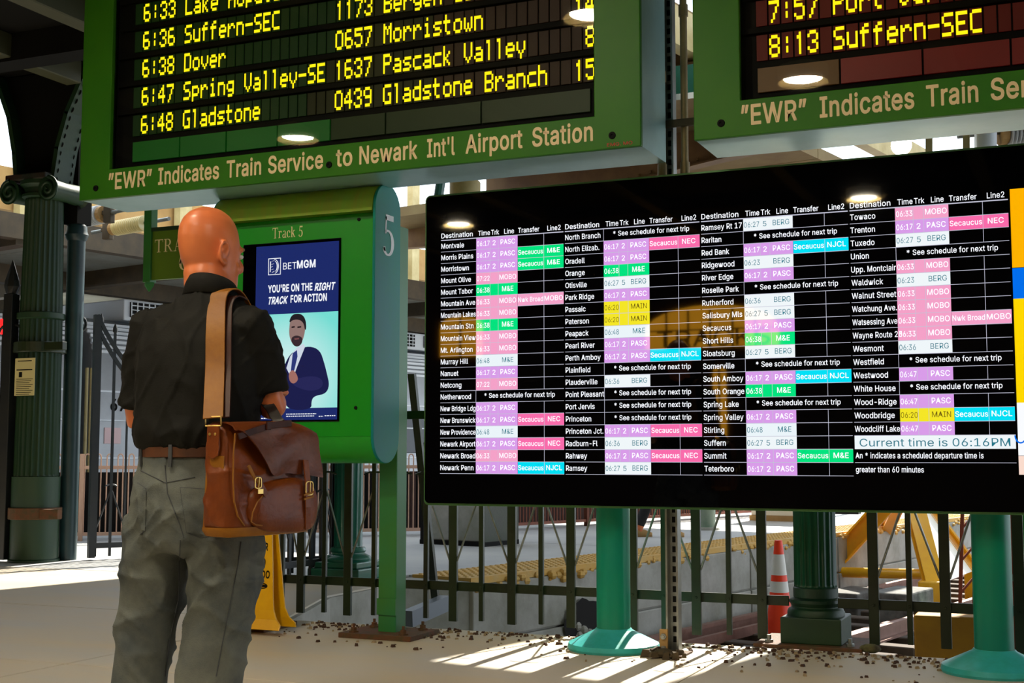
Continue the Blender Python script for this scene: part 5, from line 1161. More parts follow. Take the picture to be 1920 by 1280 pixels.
# buffer stop
A_ = at(1702, 900, 17); Lf = at(1556, 1062, 17.3); Nf = at(1752, 1098, 15.8); Rf = at(1830, 1074, 17.2); Bk = at(1640, 1030, 19.5)
bs = thing('buffer_stop', 'yellow steel buffer stop frame across the end of the track', 'buffer stop', (Nf.x, Nf.y, PITZ))
def ibeam(a, b, nm, par, w_=.16, h_=.2, c1=M_yellow, up=(0, 0, 1)):
    a = Vector(a); b = Vector(b); dd = (b-a).normalized(); sd = dd.cross(Vector(up)).normalized(); u_ = sd.cross(dd)
    m = MB(); m.beam(a+u_*h_/2, b+u_*h_/2, w_, .025, up); m.beam(a-u_*h_/2, b-u_*h_/2, w_, .025, up); m.beam(a, b, .02, h_, up)
    return m.build(nm, c1, par)
ibeam(A_, Lf, 'left_strut', bs, .18, .22); ibeam(A_, Nf, 'front_strut', bs, .22, .12); ibeam(A_, Rf, 'right_strut', bs, .12, .12); ibeam(A_, Bk, 'rear_strut', bs)
MB().tube([at(1556, 1072, 17.2), at(1735, 1076, 16.2)], .065, 16).build('cross_tube', M_yellow, bs, smooth=60)
MB().tube([Lf+Vector((0, 0, .02)), Bk], .05, 12).build('rear_tube', M_yellow, bs, smooth=60)
MB().add([A_+Vector((.03, 0, -.1)), Nf+Vector((.1, .02, .05)), Rf+Vector((-.05, 0, .03)), A_+Vector((.06, .04, -.1)), Nf+Vector((.13, .06, .05)), Rf+Vector((-.02, .04, .03))], [(0, 1, 2), (5, 4, 3), (0, 3, 4, 1), (1, 4, 5, 2), (2, 5, 3, 0)]).build('face_plate', mat('buffer_sunlit_yellow', (240, 238, 225), .5), bs)  # yellow plate, its sun glare put into the near-white colour
MB().box(Nf.x-.18, Nf.x+.14, Nf.y-.1, Nf.y+.2, Nf.z-.20, Nf.z+.06).build('front_foot', M_yellow, bs, bevel=.02)
for q_, nm in ((Lf, 'left_foot'), (Rf, 'right_foot')): MB().box(q_.x-.14, q_.x+.14, q_.y-.12, q_.y+.12, PITZ+.0, q_.z+.04).build(nm, M_yellow, bs, bevel=.02)
MB().box(Nf.x-.15, Nf.x+.12, Nf.y-.05, Nf.y+.15, PITZ, Nf.z-.2).build('foot_packing', M_sleeper, bs)
for i, (px, py, dd, lb) in enumerate(((1600, 1105, 16.2, 'grey weathered timber block under the left of the buffer stop'), (1690, 1105, 14.8, 'dark weathered timber block under the middle of the buffer stop'))):
    q = at(px, py, dd); R_ = Matrix.Rotation(math.radians(-12), 4, 'Z')
    m = MB(); m.M = Matrix.Translation((q.x, q.y, 0)) @ R_; m.box(-.22, .22, -.45, .45, PITZ+.0, max(q.z, PITZ+.3)); tag(m.build('timber_block', mat('grey_timber', (128, 128, 124), .85, c2=(70, 70, 68), nscale=6), bevel=.02), lb, 'timber')
# near yellow block just beyond the fence
a = at(1713, 1152, 9.2)
nb_ = thing('bumper_block', 'stained yellow bumper block close behind the right fence panel', 'bumper', (a.x+.28, a.y+.1, PITZ))
MB().box(a.x, a.x+.62, a.y, a.y+.25, PITZ+.02, a.z).build('face', mat('stained_yellow', (206, 150, 20), .7, c2=(150, 100, 20), nscale=3, namt=.9), nb_, bevel=.015)
MB().box(a.x-.03, a.x+.65, a.y+.25, a.y+.34, PITZ, a.z+.02).build('back_frame', M_rust, nb_)
# weeds
wd_ = thing('weed_clump', 'bright green weeds growing beside the buffer stop foot', 'plant', (0, 0, 0)); q0 = at(1750, 1122, 14.6); q0.z = PITZ; wd_.location = q0
M_weed = mat('weed_green', (84, 190, 30), .5, c2=(60, 150, 20), nscale=9)
for i in range(34):
    a_ = rnd.uniform(0, 2*PI); r_ = rnd.uniform(.02, .36); z_ = rnd.uniform(.05, .28); c = q0+Vector((r_*math.cos(a_)*1.2, r_*math.sin(a_)*.7, z_)); L_ = rnd.uniform(.05, .10); t_ = rnd.uniform(0, 2*PI); dx_ = Vector((math.cos(t_), math.sin(t_), rnd.uniform(-.3, .4)))*L_; sd = Vector((-math.sin(t_), math.cos(t_), .1))*L_*.45
    m = MB(); m.add([c-dx_, c-dx_*.3-sd, c+dx_*.4-sd*.8, c+dx_, c+dx_*.4+sd*.8, c-dx_*.3+sd, c+Vector((0, 0, .012))], [(0, 1, 6), (1, 2, 6), (2, 3, 6), (3, 4, 6), (4, 5, 6), (5, 0, 6)])
    m.build('leaf', M_weed, wd_)
m = MB()
for i in range(8): m.tube([q0+Vector((rnd.uniform(-.2, .2), rnd.uniform(-.1, .1), 0)), q0+Vector((rnd.uniform(-.3, .3), rnd.uniform(-.15, .15), .25))], .006, 5)
m.build('stems', M_weed, wd_, kind='stuff')
# red lattice mast at the right
lm = thing('lattice_mast', 'rust-red lattice mast standing beyond the right teal post', 'mast', at(1812, 1130, 13))
for px in (1800, 1826): MB().beam(at(px+8, 820, 13), at(px, 1140, 13), .035, .035, up=(0, 1, 0)).build('leg', mat('mast_red', (140, 60, 34), .6), lm)
for i in range(5): MB().beam(at(1802+i, 1110-i*60, 13), at(1828+i, 1080-i*60, 13), .02, .02).build('lacing_bar', mat('mast_red', 0), lm)
gp_ = thing('green_box', 'green painted equipment case at the right edge behind the fence', 'equipment', at(1912, 1150, 9.0))
q = at(1905, 1000, 9.2); MB().box(q.x, q.x+.5, q.y, q.y+.3, PITZ, 1.2).build('case', M_kiosk, gp_, bevel=.02); MB().box(q.x-.06, q.x-.02, q.y, q.y+.05, PITZ, 1.3).build('red_edge_post', mat('mast_red', 0), gp_)

# ------------------------------------------------------------------ litter on the floor by the edge
m = MB(); m2 = MB()
for i in range(850):
    t = rnd.random(); x = rnd.uniform(-4.3, .4); y = 6.9-abs(rnd.gauss(0, .16))-.01
    if rnd.random() < .25: y = rnd.uniform(6.1, 6.9)
    if y > 6.92 or y < 5.9: continue
    r_ = rnd.uniform(.004, .013); rock(m if rnd.random() < .6 else m2, (x, y, r_*.35), r_)
m.build('leaf_litter', mat('litter_brown', (70, 46, 30), .9), floor, kind='stuff'); m2.build('grit', mat('litter_tan', (150, 130, 100), .9), floor, kind='stuff')
for i, (px, py, c, lb) in enumerate(((1632, 1223, (120, 116, 70), 'olive round stone beside the fluted column base'), (1245, 1232, (84, 70, 44), 'clump of brown leaves at the foot of the slotted channel post'))):
    q = on_z(px, py, 0); mm = MB(); mm.ell((q.x, q.y, .02), (.055, .05, .024), n=10, m=6)
    if i: 
        for k in range(14): rock(mm, (q.x+rnd.uniform(-.12, .12), q.y+rnd.uniform(-.06, .06), .02), rnd.uniform(.012, .03))
    tag(mm.build('stone' if not i else 'leaf_clump', mat('debris_%s' % ('stone' if not i else 'leaves'), c, .9, c2=(60, 50, 34), nscale=20), smooth='all' if not i else False), lb, 'debris')
# ------------------------------------------------------------------ the man
MX, MY, MR = -2.623, 3.463, math.radians(7)
M_skin = mat('skin_warm', (224, 134, 80), .36, c2=(206, 104, 60), nscale=6, namt=.9, spec=.5)
M_shirt = mat('black_cotton', (11, 11, 9), .8, c2=(17, 17, 13), nscale=4, bump=.12, bscale=220, spec=.22)
M_denim = mat('grey_denim', (118, 122, 114), .9, c2=(60, 68, 74), nscale=4.5, namt=.6, spec=.2, bump=.25, bscale=260)
M_denim_d = mat('denim_seam', (62, 66, 70), .85)
M_leather = mat('brown_leather', (128, 62, 14), .4, c2=(84, 34, 8), nscale=7, namt=.9, bump=.2, bscale=50, spec=.35)
M_leather_l = mat('tan_leather', (152, 100, 12), .55, c2=(122, 72, 10), nscale=9, namt=.8, bump=.1, bscale=60, spec=.3)
M_leather_d = mat('dark_leather', (66, 26, 12), .5, c2=(46, 18, 10), nscale=9, spec=.25)
M_brass = mat('aged_brass', (206, 170, 96), .3, metal=.9)
MAN = thing('person', 'bald person seen from behind in black polo shirt and grey jeans with shoulder bag', 'person', (MX, MY, 0), MR)
MW = Matrix.Translation((MX, MY, 0)) @ Matrix.Rotation(MR, 4, 'Z')
def remesh(mb, name, m, parent, vox, smooth=6, disp=None):
    me = bpy.data.meshes.new(name); me.from_pydata([tuple(v) for v in mb.v], [], mb.f); me.update()
    o = bpy.data.objects.new(name, me); COL.objects.link(o)
    md = o.modifiers.new('r', 'REMESH'); md.mode = 'VOXEL'; md.voxel_size = vox
    sm = o.modifiers.new('s', 'SMOOTH'); sm.factor = .5; sm.iterations = smooth
    dg = bpy.context.evaluated_depsgraph_get(); ev = o.evaluated_get(dg)
    me2 = bpy.data.meshes.new_from_object(ev)
    bpy.data.objects.remove(o); bpy.data.meshes.remove(me)
    if disp:
        cos = [v.co.copy() for v in me2.vertices]; nos = [v.normal.copy() for v in me2.vertices]
        for v, c, n in zip(me2.vertices, cos, nos): v.co = c + n*disp(c, n)
    me2.materials.clear(); me2.materials.append(m)
    me2.polygons.foreach_set('use_smooth', [True]*len(me2.polygons)); me2.update()
    me2.name = name
    o = bpy.data.objects.new(name, me2); COL.objects.link(o); o.parent = parent
    return o
def limb(m, pts, rs, n=18):
    m.tube(pts, rs, n)
# --- body: head, neck, torso, arms, hands and legs in one surface
m = MB()
HR = Matrix.Translation((-.020, .098, 1.526)) @ Matrix.Rotation(math.radians(-27), 4, 'Z') @ Matrix.Rotation(math.radians(-4), 4, 'X') @ Matrix.Diagonal((1.09, 1.09, 1.19, 1))
m.M = HR
hs = 1.0
head = [(0.0, .050, .022, .026), (.012, .043, .042, .048), (.035, .030, .056, .068), (.065, .013, .067, .084), (.095, .003, .073, .093), (.125, -.003, .076, .098), (.155, -.007, .0765, .100), (.185, -.010, .073, .096), (.21, -.011, .064, .085), (.23, -.011, .050, .066), (.244, -.010, .030, .040), (.250, -.010, .010, .013)]
m.loft([(0, cy*hs, z*hs, rx*hs, ry*hs) for z, cy, rx, ry in head], 32)
for sx in (-1, 1):
    er = Matrix.Rotation(sx*math.radians(-14), 3, 'Z') @ Matrix.Rotation(math.radians(-10), 3, 'X')
    pts = []
    for k in range(15):
        a = math.radians(-100+290*k/14); pts.append((sx*(.082+.010*math.cos(a*.5)), -.008-.017*math.cos(a)*-1*-1, .115+.031*math.sin(a)))
    m.tube(pts, [.0062]*15, 8)
    m.ell((sx*.078, -.006, .112), (.008, .014, .026), er); m.ell((sx*.080, .004, .087), (.007, .008, .011))
m.ell((0, .106, .092), (.013, .020, .014)); m.tube([(0, .092, .135), (0, .104, .112), (0, .116, .096)], [.008, .010, .012], 10)
m.ell((0, .088, .142), (.052, .014, .010)); m.ell((0, .086, .052), (.024, .012, .006)); m.ell((0, .084, .044), (.022, .012, .006)); m.ell((0, .078, .014), (.024, .018, .016))
for sx in (-1, 1): m.ell((sx*.042, .062, .082), (.022, .022, .022))
m.M = Matrix.Identity(4)
m.loft([((.005, .060, 1.44), (.085, 0, 0), (0, .075, 0)), ((.008, .072, 1.50), (.072, 0, 0), (0, .072, .01)), ((-.008, .082, 1.55), (.075, 0, 0), (0, .074, .015)), ((-.018, .088, 1.61), (.073, 0, 0), (0, .077, .01)), ((-.012, .09, 1.66), (.05, 0, 0), (0, .055, 0))], 28)
# hidden torso and hips
m.loft([(0, .01, .80, .16, .12), (0, .01, .95, .155, .115), (0, .03, 1.10, .165, .125), (0, .035, 1.25, .175, .125), (0, .05, 1.38, .18, .115), (0, .06, 1.46, .12, .085)], 28)
Lsh, Lel, Lwr = (-.195, .05, 1.41), (-.245, .055, 1.125), (-.125, .285, 1.17)
Rsh, Rel, Rwr = (.168, .055, 1.405), (.226, .098, 1.155), (.12, .31, 1.21)
for a, b, c in ((Lsh, Lel, Lwr), (Rsh, Rel, Rwr)):
    a, b, c = map(Vector, (a, b, c))
    m.tube([a, a.lerp(b, .5), b.lerp(a, .08), b, b.lerp(c, .12), b.lerp(c, .35), c.lerp(b, .12), c], [.055, .050, .044, .043, .046, .045, .030, .027], 18)
def hand(c, d, up, side):        # palm plus four bent fingers and a thumb
    d = Vector(d).normalized(); up = Vector(up).normalized(); sd = d.cross(up).normalized()*side; c = Vector(c)
    R = Matrix((sd, d, up)).transposed()
    m.ell(c+d*.045, (.040, .050, .016), R)
    for i, (o, L) in enumerate(((-.030, .068), (-.010, .078), (.011, .073), (.031, .056))):
        b = c+d*.085+sd*o
        m.tube([c+d*.05+sd*o*.8, b, b+d*L*.45-up*.010, b+d*L*.62-up*L*.38, b+d*L*.45-up*L*.62], [.0095, .009, .0085, .008, .0065], 10)
    b = c+d*.03-sd*.038
    m.tube([c+d*.02-sd*.02, b, b+d*.030-sd*.018-up*.012, b+d*.055-sd*.006-up*.024], [.012, .011, .010, .008], 10)
hand(Lwr, (.55, .75, .1), (.2, -.1, 1), 1); hand(Rwr, (-.55, .75, .12), (-.2, -.1, 1), -1)
legL = [(-.115, .01, .84), (-.14, 0, .52), (-.165, -.02, .29), (-.17, -.02, .07)]; legR = [(.12, .01, .84), (.11, 0, .52), (.085, -.02, .29), (.08, -.02, .07)]
for lg in (legL, legR): m.tube(lg, [.085, .058, .052, .036], 16)
body = remesh(m, 'body', M_skin, MAN, .0058, 5)
# eyes and brows
for sx in (-1, 1):
    q = MB(); q.M = HR; q.ell((sx*.031, .088, .122), (.012, .010, .007)); q.build('eye', M_white, MAN, world=False, smooth='all')
    q = MB(); q.M = HR; q.ell((sx*.031, .0975, .122), (.005, .002, .005)); q.build('iris', M_blackmat, MAN, world=False)
    q = MB(); q.M = HR; q.tube([(sx*.016, .101, .141), (sx*.032, .099, .146), (sx*.048, .088, .140)], .0035, 6); q.build('eyebrow', mat('grey_brow', (130, 110, 95), .8), MAN, world=False)
# --- shirt
m = MB()
m.loft([(0, .0, 1.022, .168, .128), (0, .005, 1.035, .188, .145), (0, .02, 1.08, .205, .165), (0, .032, 1.18, .212, .170), (0, .032, 1.28, .215, .163), (-.012, .038, 1.36, .208, .150), (-.014, .046, 1.42, .198, .128), (-.004, .055, 1.465, .155, .105), (.006, .064, 1.505, .115, .090), (.009, .075, 1.53, .083, .082), (.010, .080, 1.545, .074, .076)], 40)
for a, b, c, k in ((Lsh, Lel, Lwr, 0), (Rsh, Rel, Rwr, 1)):
    a, b, c = map(Vector, (a, b, c)); e = b.lerp(a, .10 if k == 0 else .17)
    m.tube([Vector((a.x*.55, a.y, a.z+.012)), a+Vector((0, 0, .0)), a.lerp(e, .35), a.lerp(e, .7), e], [.080, .079, .074, .068, .069], 24)
def fold(c, a, f, w_): 
    p = Vector((c.x*f[0]+a, c.y*f[1]+a*.7, c.z*f[2])); n = noise.noise(p); return (1-min(1, abs(n)*w_))**2
def shirt_disp(c, n):
    d = .008*(noise.noise(Vector((c.x*5, c.y*5, c.z*2.6)))) + .007*fold(Vector((c.x+c.z*.45, c.y, c.z-c.x*.3)), 3.1, (9, 7, 2.2), 5)
    d += .006*fold(Vector((c.x-c.z*.6, c.y, c.z+c.x*.5)), 9.4, (11, 8, 3.0), 5)
    if abs(c.x) > .19: d += .005*fold(c, 5.2, (6, 6, 20), 4)
    if c.z < 1.12: d += .007*(1-abs(c.z-1.07)/.06 if abs(c.z-1.07) < .06 else 0)*(.5+noise.noise(Vector((c.x*14, c.y*14, 2))))
    return d
shirt = remesh(m, 'polo_shirt', M_shirt, MAN, .0075, 5, shirt_disp)
# collar
m = MB(); n_ = 40; rows = []
for (r_, dz) in ((.071, .0), (.073, .048), (.078, .052), (.086, .030), (.094, -.006), (.090, -.010), (.080, .02), (.074, 0)):
    row = []
    for k in range(n_):
        a = 2*PI*k/n_; back = (1-math.sin(a))/2; row.append((.010+r_*math.cos(a)*1.02, .080+r_*math.sin(a)*1.03, 1.512+dz*(.45+.65*back)+.022*back))
    rows.append(row)
vs = [v for r_ in rows for v in r_]; m.add(vs, [(i*n_+k, i*n_+(k+1) % n_, ((i+1) % 8)*n_+(k+1) % n_, ((i+1) % 8)*n_+k) for i in range(8) for k in range(n_)])
m.build('shirt_collar', M_shirt, shirt, world=False, smooth='all')
# --- jeans
m = MB()
m.loft([(0, .0, .70, .20, .13), (0, .002, .74, .215, .150), (0, .0, .82, .208, .160), (0, -.002, .90, .190, .148), (0, 0, .96, .174, .132), (0, 0, .998, .168, .127)], 40)
lr = {'L': [(-.112, .0, .80, .108, .125), (-.122, .0, .70, .105, .122), (-.132, .002, .60, .100, .112), (-.142, .0, .52, .096, .100), (-.153, -.012, .42, .088, .092), (-.163, -.02, .30, .086, .088), (-.17, -.02, .18, .086, .09), (-.172, -.015, .055, .088, .10)],
      'R': [(.115, .0, .80, .108, .125), (.118, .0, .70, .108, .124), (.116, .002, .60, .106, .116), (.110, .0, .52, .104, .108), (.100, -.012, .42, .098, .100), (.090, -.02, .30, .098, .096), (.084, -.02, .18, .094, .094), (.080, -.015, .055, .092, .10)]}
for k in 'LR': m.loft(lr[k], 28)
def jean_disp(c, n):
    d = .004*noise.noise(Vector((c.x*6, c.y*6, c.z*4)))
    s = 1 if c.x > -.02 else -1
    d += (.011 if c.z < .75 else .005)*fold(Vector((c.x+s*c.z*.5, c.y, c.z)), 2.2+s, (6, 5, 4.5), 4)
    d += .008*fold(Vector((c.x-s*c.z*.7, c.y, c.z)), 7.7+s, (7, 5, 5.5), 4)
    if .60 < c.z < .84: d += .008*fold(Vector((c.x, c.y, c.z+abs(c.x)*.9)), 4.0, (3, 4, 13), 3.5)
    if c.z < .2: d += .006*fold(c, 1.0, (3, 3, 22), 3)
    return d
jeans = remesh(m, 'jeans', M_denim, MAN, .0075, 4, jean_disp)
bvh = BVHTree.FromPolygons([MW @ v.co for v in jeans.data.vertices], [tuple(p.vertices) for p in jeans.data.polygons])
def drape(px, py, off=.003, tree=None, tries=8):
    d = ray(px, py).normalized()
    h = (tree or bvh).ray_cast(_C, d)
    if h[0] is None: return None
    return h[0]-d*off
def to_local(p): return MW.inverted() @ p
def seam(pts, name, r_=.0016, m_=M_denim_d, n=10, par=None):
    q = []
    for i in range(len(pts)-1):
        for k in range(n):
            t = k/n; p = drape(pts[i][0]*(1-t)+pts[i+1][0]*t, pts[i][1]*(1-t)+pts[i+1][1]*t, .001)
            if p is not None: q.append(to_local(p))
    q = [a for i, a in enumerate(q) if i == 0 or (a-q[i-1]).length < .05]
    if len(q) > 2: MB().tube(q, r_, 6).build(name, m_, par or jeans, world=False)
def patch(c4, name, m_, n=10):
    vs = []; ok = True
    for j in range(n+1):
        for i in range(n+1):
            s, t = i/n, j/n; x = (c4[0][0]*(1-s)+c4[1][0]*s)*(1-t)+(c4[3][0]*(1-s)+c4[2][0]*s)*t; y = (c4[0][1]*(1-s)+c4[1][1]*s)*(1-t)+(c4[3][1]*(1-s)+c4[2][1]*s)*t
            p = drape(x, y, .004)
            if p is None: ok = False; p = at(x, y, 4)
            vs.append(to_local(p))
    if ok: MB().add(vs, [(j*(n+1)+i, j*(n+1)+i+1, (j+1)*(n+1)+i+1, (j+1)*(n+1)+i) for j in range(n) for i in range(n)]).build(name, m_, jeans, world=False, smooth='all')
seam([(264, 882), (310, 905), (372, 893)], 'yoke_seam'); seam([(309, 872), (314, 925), (338, 985), (345, 1010)], 'back_seam', .002)
patch([(258, 905), (274, 916), (272, 995), (260, 992)], 'back_pocket', M_denim); patch([(338, 914), (400, 918), (402, 1004), (350, 998)], 'back_pocket', M_denim)
seam([(338, 914), (400, 918)], 'pocket_hem', .002); seam([(338, 914), (350, 998), (376, 1008), (402, 1004)], 'pocket_stitching'); seam([(258, 905), (274, 916), (272, 995), (262, 1002)], 'pocket_stitching')
seam([(452, 1015), (446, 1060), (432, 1130), (418, 1200), (404, 1275)], 'side_seam', .002); seam([(338, 1012), (336, 1060), (334, 1125), (318, 1200), (308, 1275)], 'inner_seam', .0022)
# belt and loops
m = MB(); n_ = 48; vs = []
for (dr, z) in ((.0, .994), (.006, .996), (.006, 1.026), (.0, 1.029)):
    vs += [((.170+dr)*math.cos(2*PI*k/n_), (.130+dr)*math.sin(2*PI*k/n_), z) for k in range(n_)]
m.add(vs, [(i*n_+k, i*n_+(k+1) % n_, ((i+1) % 4)*n_+(k+1) % n_, ((i+1) % 4)*n_+k) for i in range(4) for k in range(n_)])
m.build('belt', mat('belt_brown', (96, 54, 26), .5, c2=(70, 38, 20), nscale=12), MAN, world=False, smooth=40)
for a in (-90, -138, -45, -10, -170, 50, 130):
    a = math.radians(a); c = Vector((.179*math.cos(a), .139*math.sin(a), 0)); t_ = Vector((-math.sin(a), math.cos(a), 0)); 
    MB().beam(c+Vector((0, 0, .965)), c+Vector((0, 0, 1.034)), .012, .005, up=tuple(t_.cross(Vector((0, 0, 1))))).build('belt_loop', M_denim_d, jeans, world=False)
for (x, y) in ((-.172, .03), (.08, .03)):
    q = MB(); q.loft([((x, y, .0), (.045, 0, 0), (0, .13, 0)), ((x, y, .03), (.05, 0, 0), (0, .14, 0)), ((x, y-.01, .06), (.045, 0, 0), (0, .12, 0)), ((x, y-.05, .09), (.04, 0, 0), (0, .07, 0))], 20); q.build('shoe', M_leather_d, MAN, world=False, smooth='all')
# phone in his hands
ph = MB(); ph.M = Matrix.Translation((.0, .47, 1.26)) @ Matrix.Rotation(math.radians(50), 4, 'X'); ph.box(-.038, .038, -.075, .075, -.004, .004)
po = ph.build('smartphone', M_black, bevel=.003); po.matrix_world = MW; tag(po, 'black smartphone held in front of the man, mostly hidden by his body', 'phone')

# ------------------------------------------------------------------ leather bag
BA = math.atan2(.984, .158); BC = Vector((-2.335, 3.260, .764))
BG = thing('shoulder_bag', 'brown leather satchel with flap and brass buckles hanging at the person\'s right hip', 'bag', BC, BA)
BW = Matrix.Translation(BC) @ Matrix.Rotation(BA, 4, 'Z'); BI = BW.inverted()
BL, BD_, BH = .365, .125, .335
def bfront(px, py, y=-.012):       # pixel to the bag's front plane
    o = BI @ _C; d = BI.to_3x3() @ ray(px, py); t = (y-o.y)/d.y; q = o+d*t; return (q.x, q.z)
def bside(px, py, x=-.004):
    o = BI @ _C; d = BI.to_3x3() @ ray(px, py); t = (x-o.x)/d.x; q = o+d*t; return (q.y, q.z)
def sring(cx_, cy_, z, rx, ry, p=4.5, n=48):
    out = []
    for k in range(n):
        a = 2*PI*k/n; c, s = math.cos(a), math.sin(a); r_ = (abs(c)**p+abs(s)**p)**(-1/p); out.append((cx_+rx*r_*c, cy_+ry*r_*s, z))
    return out
m = MB(); rings = []
for (z, rx, ry, dy, dx) in ((.0, .165, .045, 0, 0), (.006, .180, .058, 0, 0), (.03, .188, .068, -.004, 0), (.10, .190, .070, -.006, 0), (.18, .189, .064, -.002, .0), (.25, .183, .054, .004, 0), (.31, .172, .042, .01, -.004), (.335, .160, .034, .012, -.008)):
    rings.append(sring(BL/2+dx, BD_/2+dy, z, rx, ry))
vs = [v for r_ in rings for v in r_]; n_ = 48
m.add(vs, [(i*n_+k, i*n_+(k+1) % n_, (i+1)*n_+(k+1) % n_, (i+1)*n_+k) for i in range(len(rings)-1) for k in range(n_)]+[tuple(range(n_))[::-1], tuple(range((len(rings)-1)*n_, len(rings)*n_))])
def bag_disp(c, n):
    return .007*noise.noise(Vector((c.x*9, c.y*9, c.z*9)))+.006*fold(Vector((c.x+c.z*.6, c.y, c.z)), 2.0, (8, 6, 9), 3)
bb = remesh(m, 'body', M_leather, BG, .006, 3, bag_disp)
# pale base
m = MB(); rings = [sring(BL/2, BD_/2-.004, z, rx, ry) for z, rx, ry in ((-.008, .160, .045), (-.004, .184, .066), (.012, .193, .0745), (.022, .193, .0745))]
vs = [v for r_ in rings for v in r_]
m.add(vs, [(i*n_+k, i*n_+(k+1) % n_, (i+1)*n_+(k+1) % n_, (i+1)*n_+k) for i in range(3) for k in range(n_)]+[tuple(range(n_))[::-1]])
m.build('base_panel', M_leather_l, BG, world=False, smooth=50, label='pale tan leather base panel')
# flap
def interp(tb, s):
    for (a, b), (c, d) in zip(tb, tb[1:]):
        if s <= c: return b+(d-b)*(s-a)/(c-a)
    return tb[-1][1]
zl = [(0, .315), (.08, .30), (.2, .262), (.32, .215), (.40, .178), (.46, .172), (.6, .182), (.8, .176), (1.0, .166)]
m = MB(); ns, ntt = 36, 20; vs = []
for th in (0, 1):
    for i in range(ns+1):
        s = i/ns; x = .008+s*.372; zt_ = .345-.03*max(0, (s-.72)/.28)**1.5-.012*(1-s)
        zb = interp(zl, s)
        for j in range(ntt+1):
            t = j/ntt
            if t < .2: a = t/.2; y = .098-.05*a; z = zt_-.012+.012*math.sin(a*PI/2)
            elif t < .42: a = (t-.2)/.22; y = .048-.054*math.sin(a*PI/2); z = zt_-.022*(1-math.cos(a*PI/2))
            else: a = (t-.42)/.58; z = (zt_-.022)*(1-a)+zb*a; y = -.006-.013*math.sin(min(1, a*1.4)*PI/2)-.006*math.sin(s*7+1)*a-.004*math.sin(a*5+s*9)
            vs.append((x, y-(.005 if th else 0), z+(.004 if th and t < .4 else 0)))
K1 = (ns+1)*(ntt+1)
fs = []
for i in range(ns):
    for j in range(ntt):
        a = i*(ntt+1)+j; fs.append((a, a+1, a+ntt+2, a+ntt+1)); fs.append((K1+a, K1+a+ntt+1, K1+a+ntt+2, K1+a+1))
for i in range(ns):
    for j in (0, ntt): a = i*(ntt+1)+j; fs.append((a, a+ntt+1, K1+a+ntt+1, K1+a))
for j in range(ntt):
    for i in (0, ns): a = i*(ntt+1)+j; fs.append((a, K1+a, K1+a+1, a+1))
m.add(vs, fs); flap = m.build('flap', mat('flap_leather', (112, 54, 18), .4, c2=(72, 30, 10), nscale=5, namt=.9, bump=.25, bscale=30, spec=.35), BG, world=False, smooth=50)
# dark hanging strap over the flap + edge piping
def brib(pts, w_, th, name, m_, par, y=None):
    mm2 = MB(); P_ = [Vector(p) for p in pts]
    for i in range(len(P_)-1): mm2.beam(P_[i], P_[i+1]+(P_[i+1]-P_[i])*.03, w_, th, up=(0, 1, 0))
    return mm2.build(name, m_, par, world=False, bevel=.001, seg=1)
def bp3(px, py, y): x, z = bfront(px, py, y); return (x, y, z)
brib([bp3(447, 818, -.020), bp3(480, 806, -.026), bp3(508, 797, -.020), bp3(545, 793, -.008)], .020, .005, 'handle_strap', M_leather_d, flap)
q = MB(); c = bp3(505, 797, -.030); q.box(c[0]-.010, c[0]+.010, c[1], c[1]+.006, c[2]-.014, c[2]+.012); q.build('strap_keeper', M_leather_d, flap, world=False, bevel=.002)
# front pouch with welt, two buckle straps
pr = [(472, 905), (590, 888), (594, 985), (560, 1000), (478, 996), (462, 960)]
m = MB(); Pp = [bfront(*p) for p in smoothp(pr, 3)]; cxp = sum(p[0] for p in Pp)/len(Pp); czp = sum(p[1] for p in Pp)/len(Pp); nP = len(Pp)
rings = []
for (k, y) in ((1.0, -.004), (1.0, -.016), (.93, -.028), (.75, -.034), (.4, -.038)): rings += [(cxp+(p[0]-cxp)*k, y, czp+(p[1]-czp)*k) for p in Pp]
m.add(rings, [(i*nP+k, i*nP+(k+1) % nP, (i+1)*nP+(k+1) % nP, (i+1)*nP+k) for i in range(4) for k in range(nP)]+[tuple(range(4*nP, 5*nP))])
pc = m.build('front_pocket', M_leather, BG, world=False, smooth=60)
wl = [(497, 925), (483, 940), (474, 960), (471, 978), (480, 984), (492, 985)]
MB().tube([bp3(x, y, -.034) for x, y in wl], .0022, 6).build('piping', M_leather_l, pc, world=False)
MB().tube([bp3(x, y, -.012) for x, y in ((441, 812), (438, 850), (437, 900), (439, 940), (446, 968), (458, 985))], .0028, 6).build('piping', M_leather_l, BG, world=False)
def buckle(px, py, name='buckle', sc_=1.):
    c = Vector(bp3(px, py, -.046)); w_, h_ = .013*sc_, .016*sc_
    pts = [c+Vector((w_*math.copysign(abs(math.cos(a))**.5, math.cos(a)), 0, h_*math.copysign(abs(math.sin(a))**.5, math.sin(a)))) for a in [2*PI*k/20 for k in range(21)]]
    q = MB(); q.tube(pts, .0022, 6); q.tube([c+Vector((0, -.002, -h_)), c+Vector((0, -.004, h_))], .0018, 6)
    return q.build(name, M_brass, BG, world=False)
brib([bp3(466, 872, -.034), bp3(476, 893, -.040), bp3(486, 906, -.044)], .012, .004, 'buckle_strap', M_leather_l, BG)
brib([bp3(484, 900, -.040), bp3(492, 915, -.043), bp3(500, 928, -.040)], .020, .004, 'buckle_strap', M_leather, BG)
buckle(484, 905); 
q = MB(); c = bp3(489, 921, -.048); q.box(c[0]-.011, c[0]+.011, c[1], c[1]+.004, c[2]-.007, c[2]+.007); q.build('metal_tag', M_brass, BG, world=False)
brib([bp3(573, 862, -.030), bp3(577, 905, -.044), bp3(577, 950, -.044), bp3(577, 990, -.034)], .024, .005, 'buckle_strap', M_leather, BG)
buckle(580, 915, sc_=1.3)
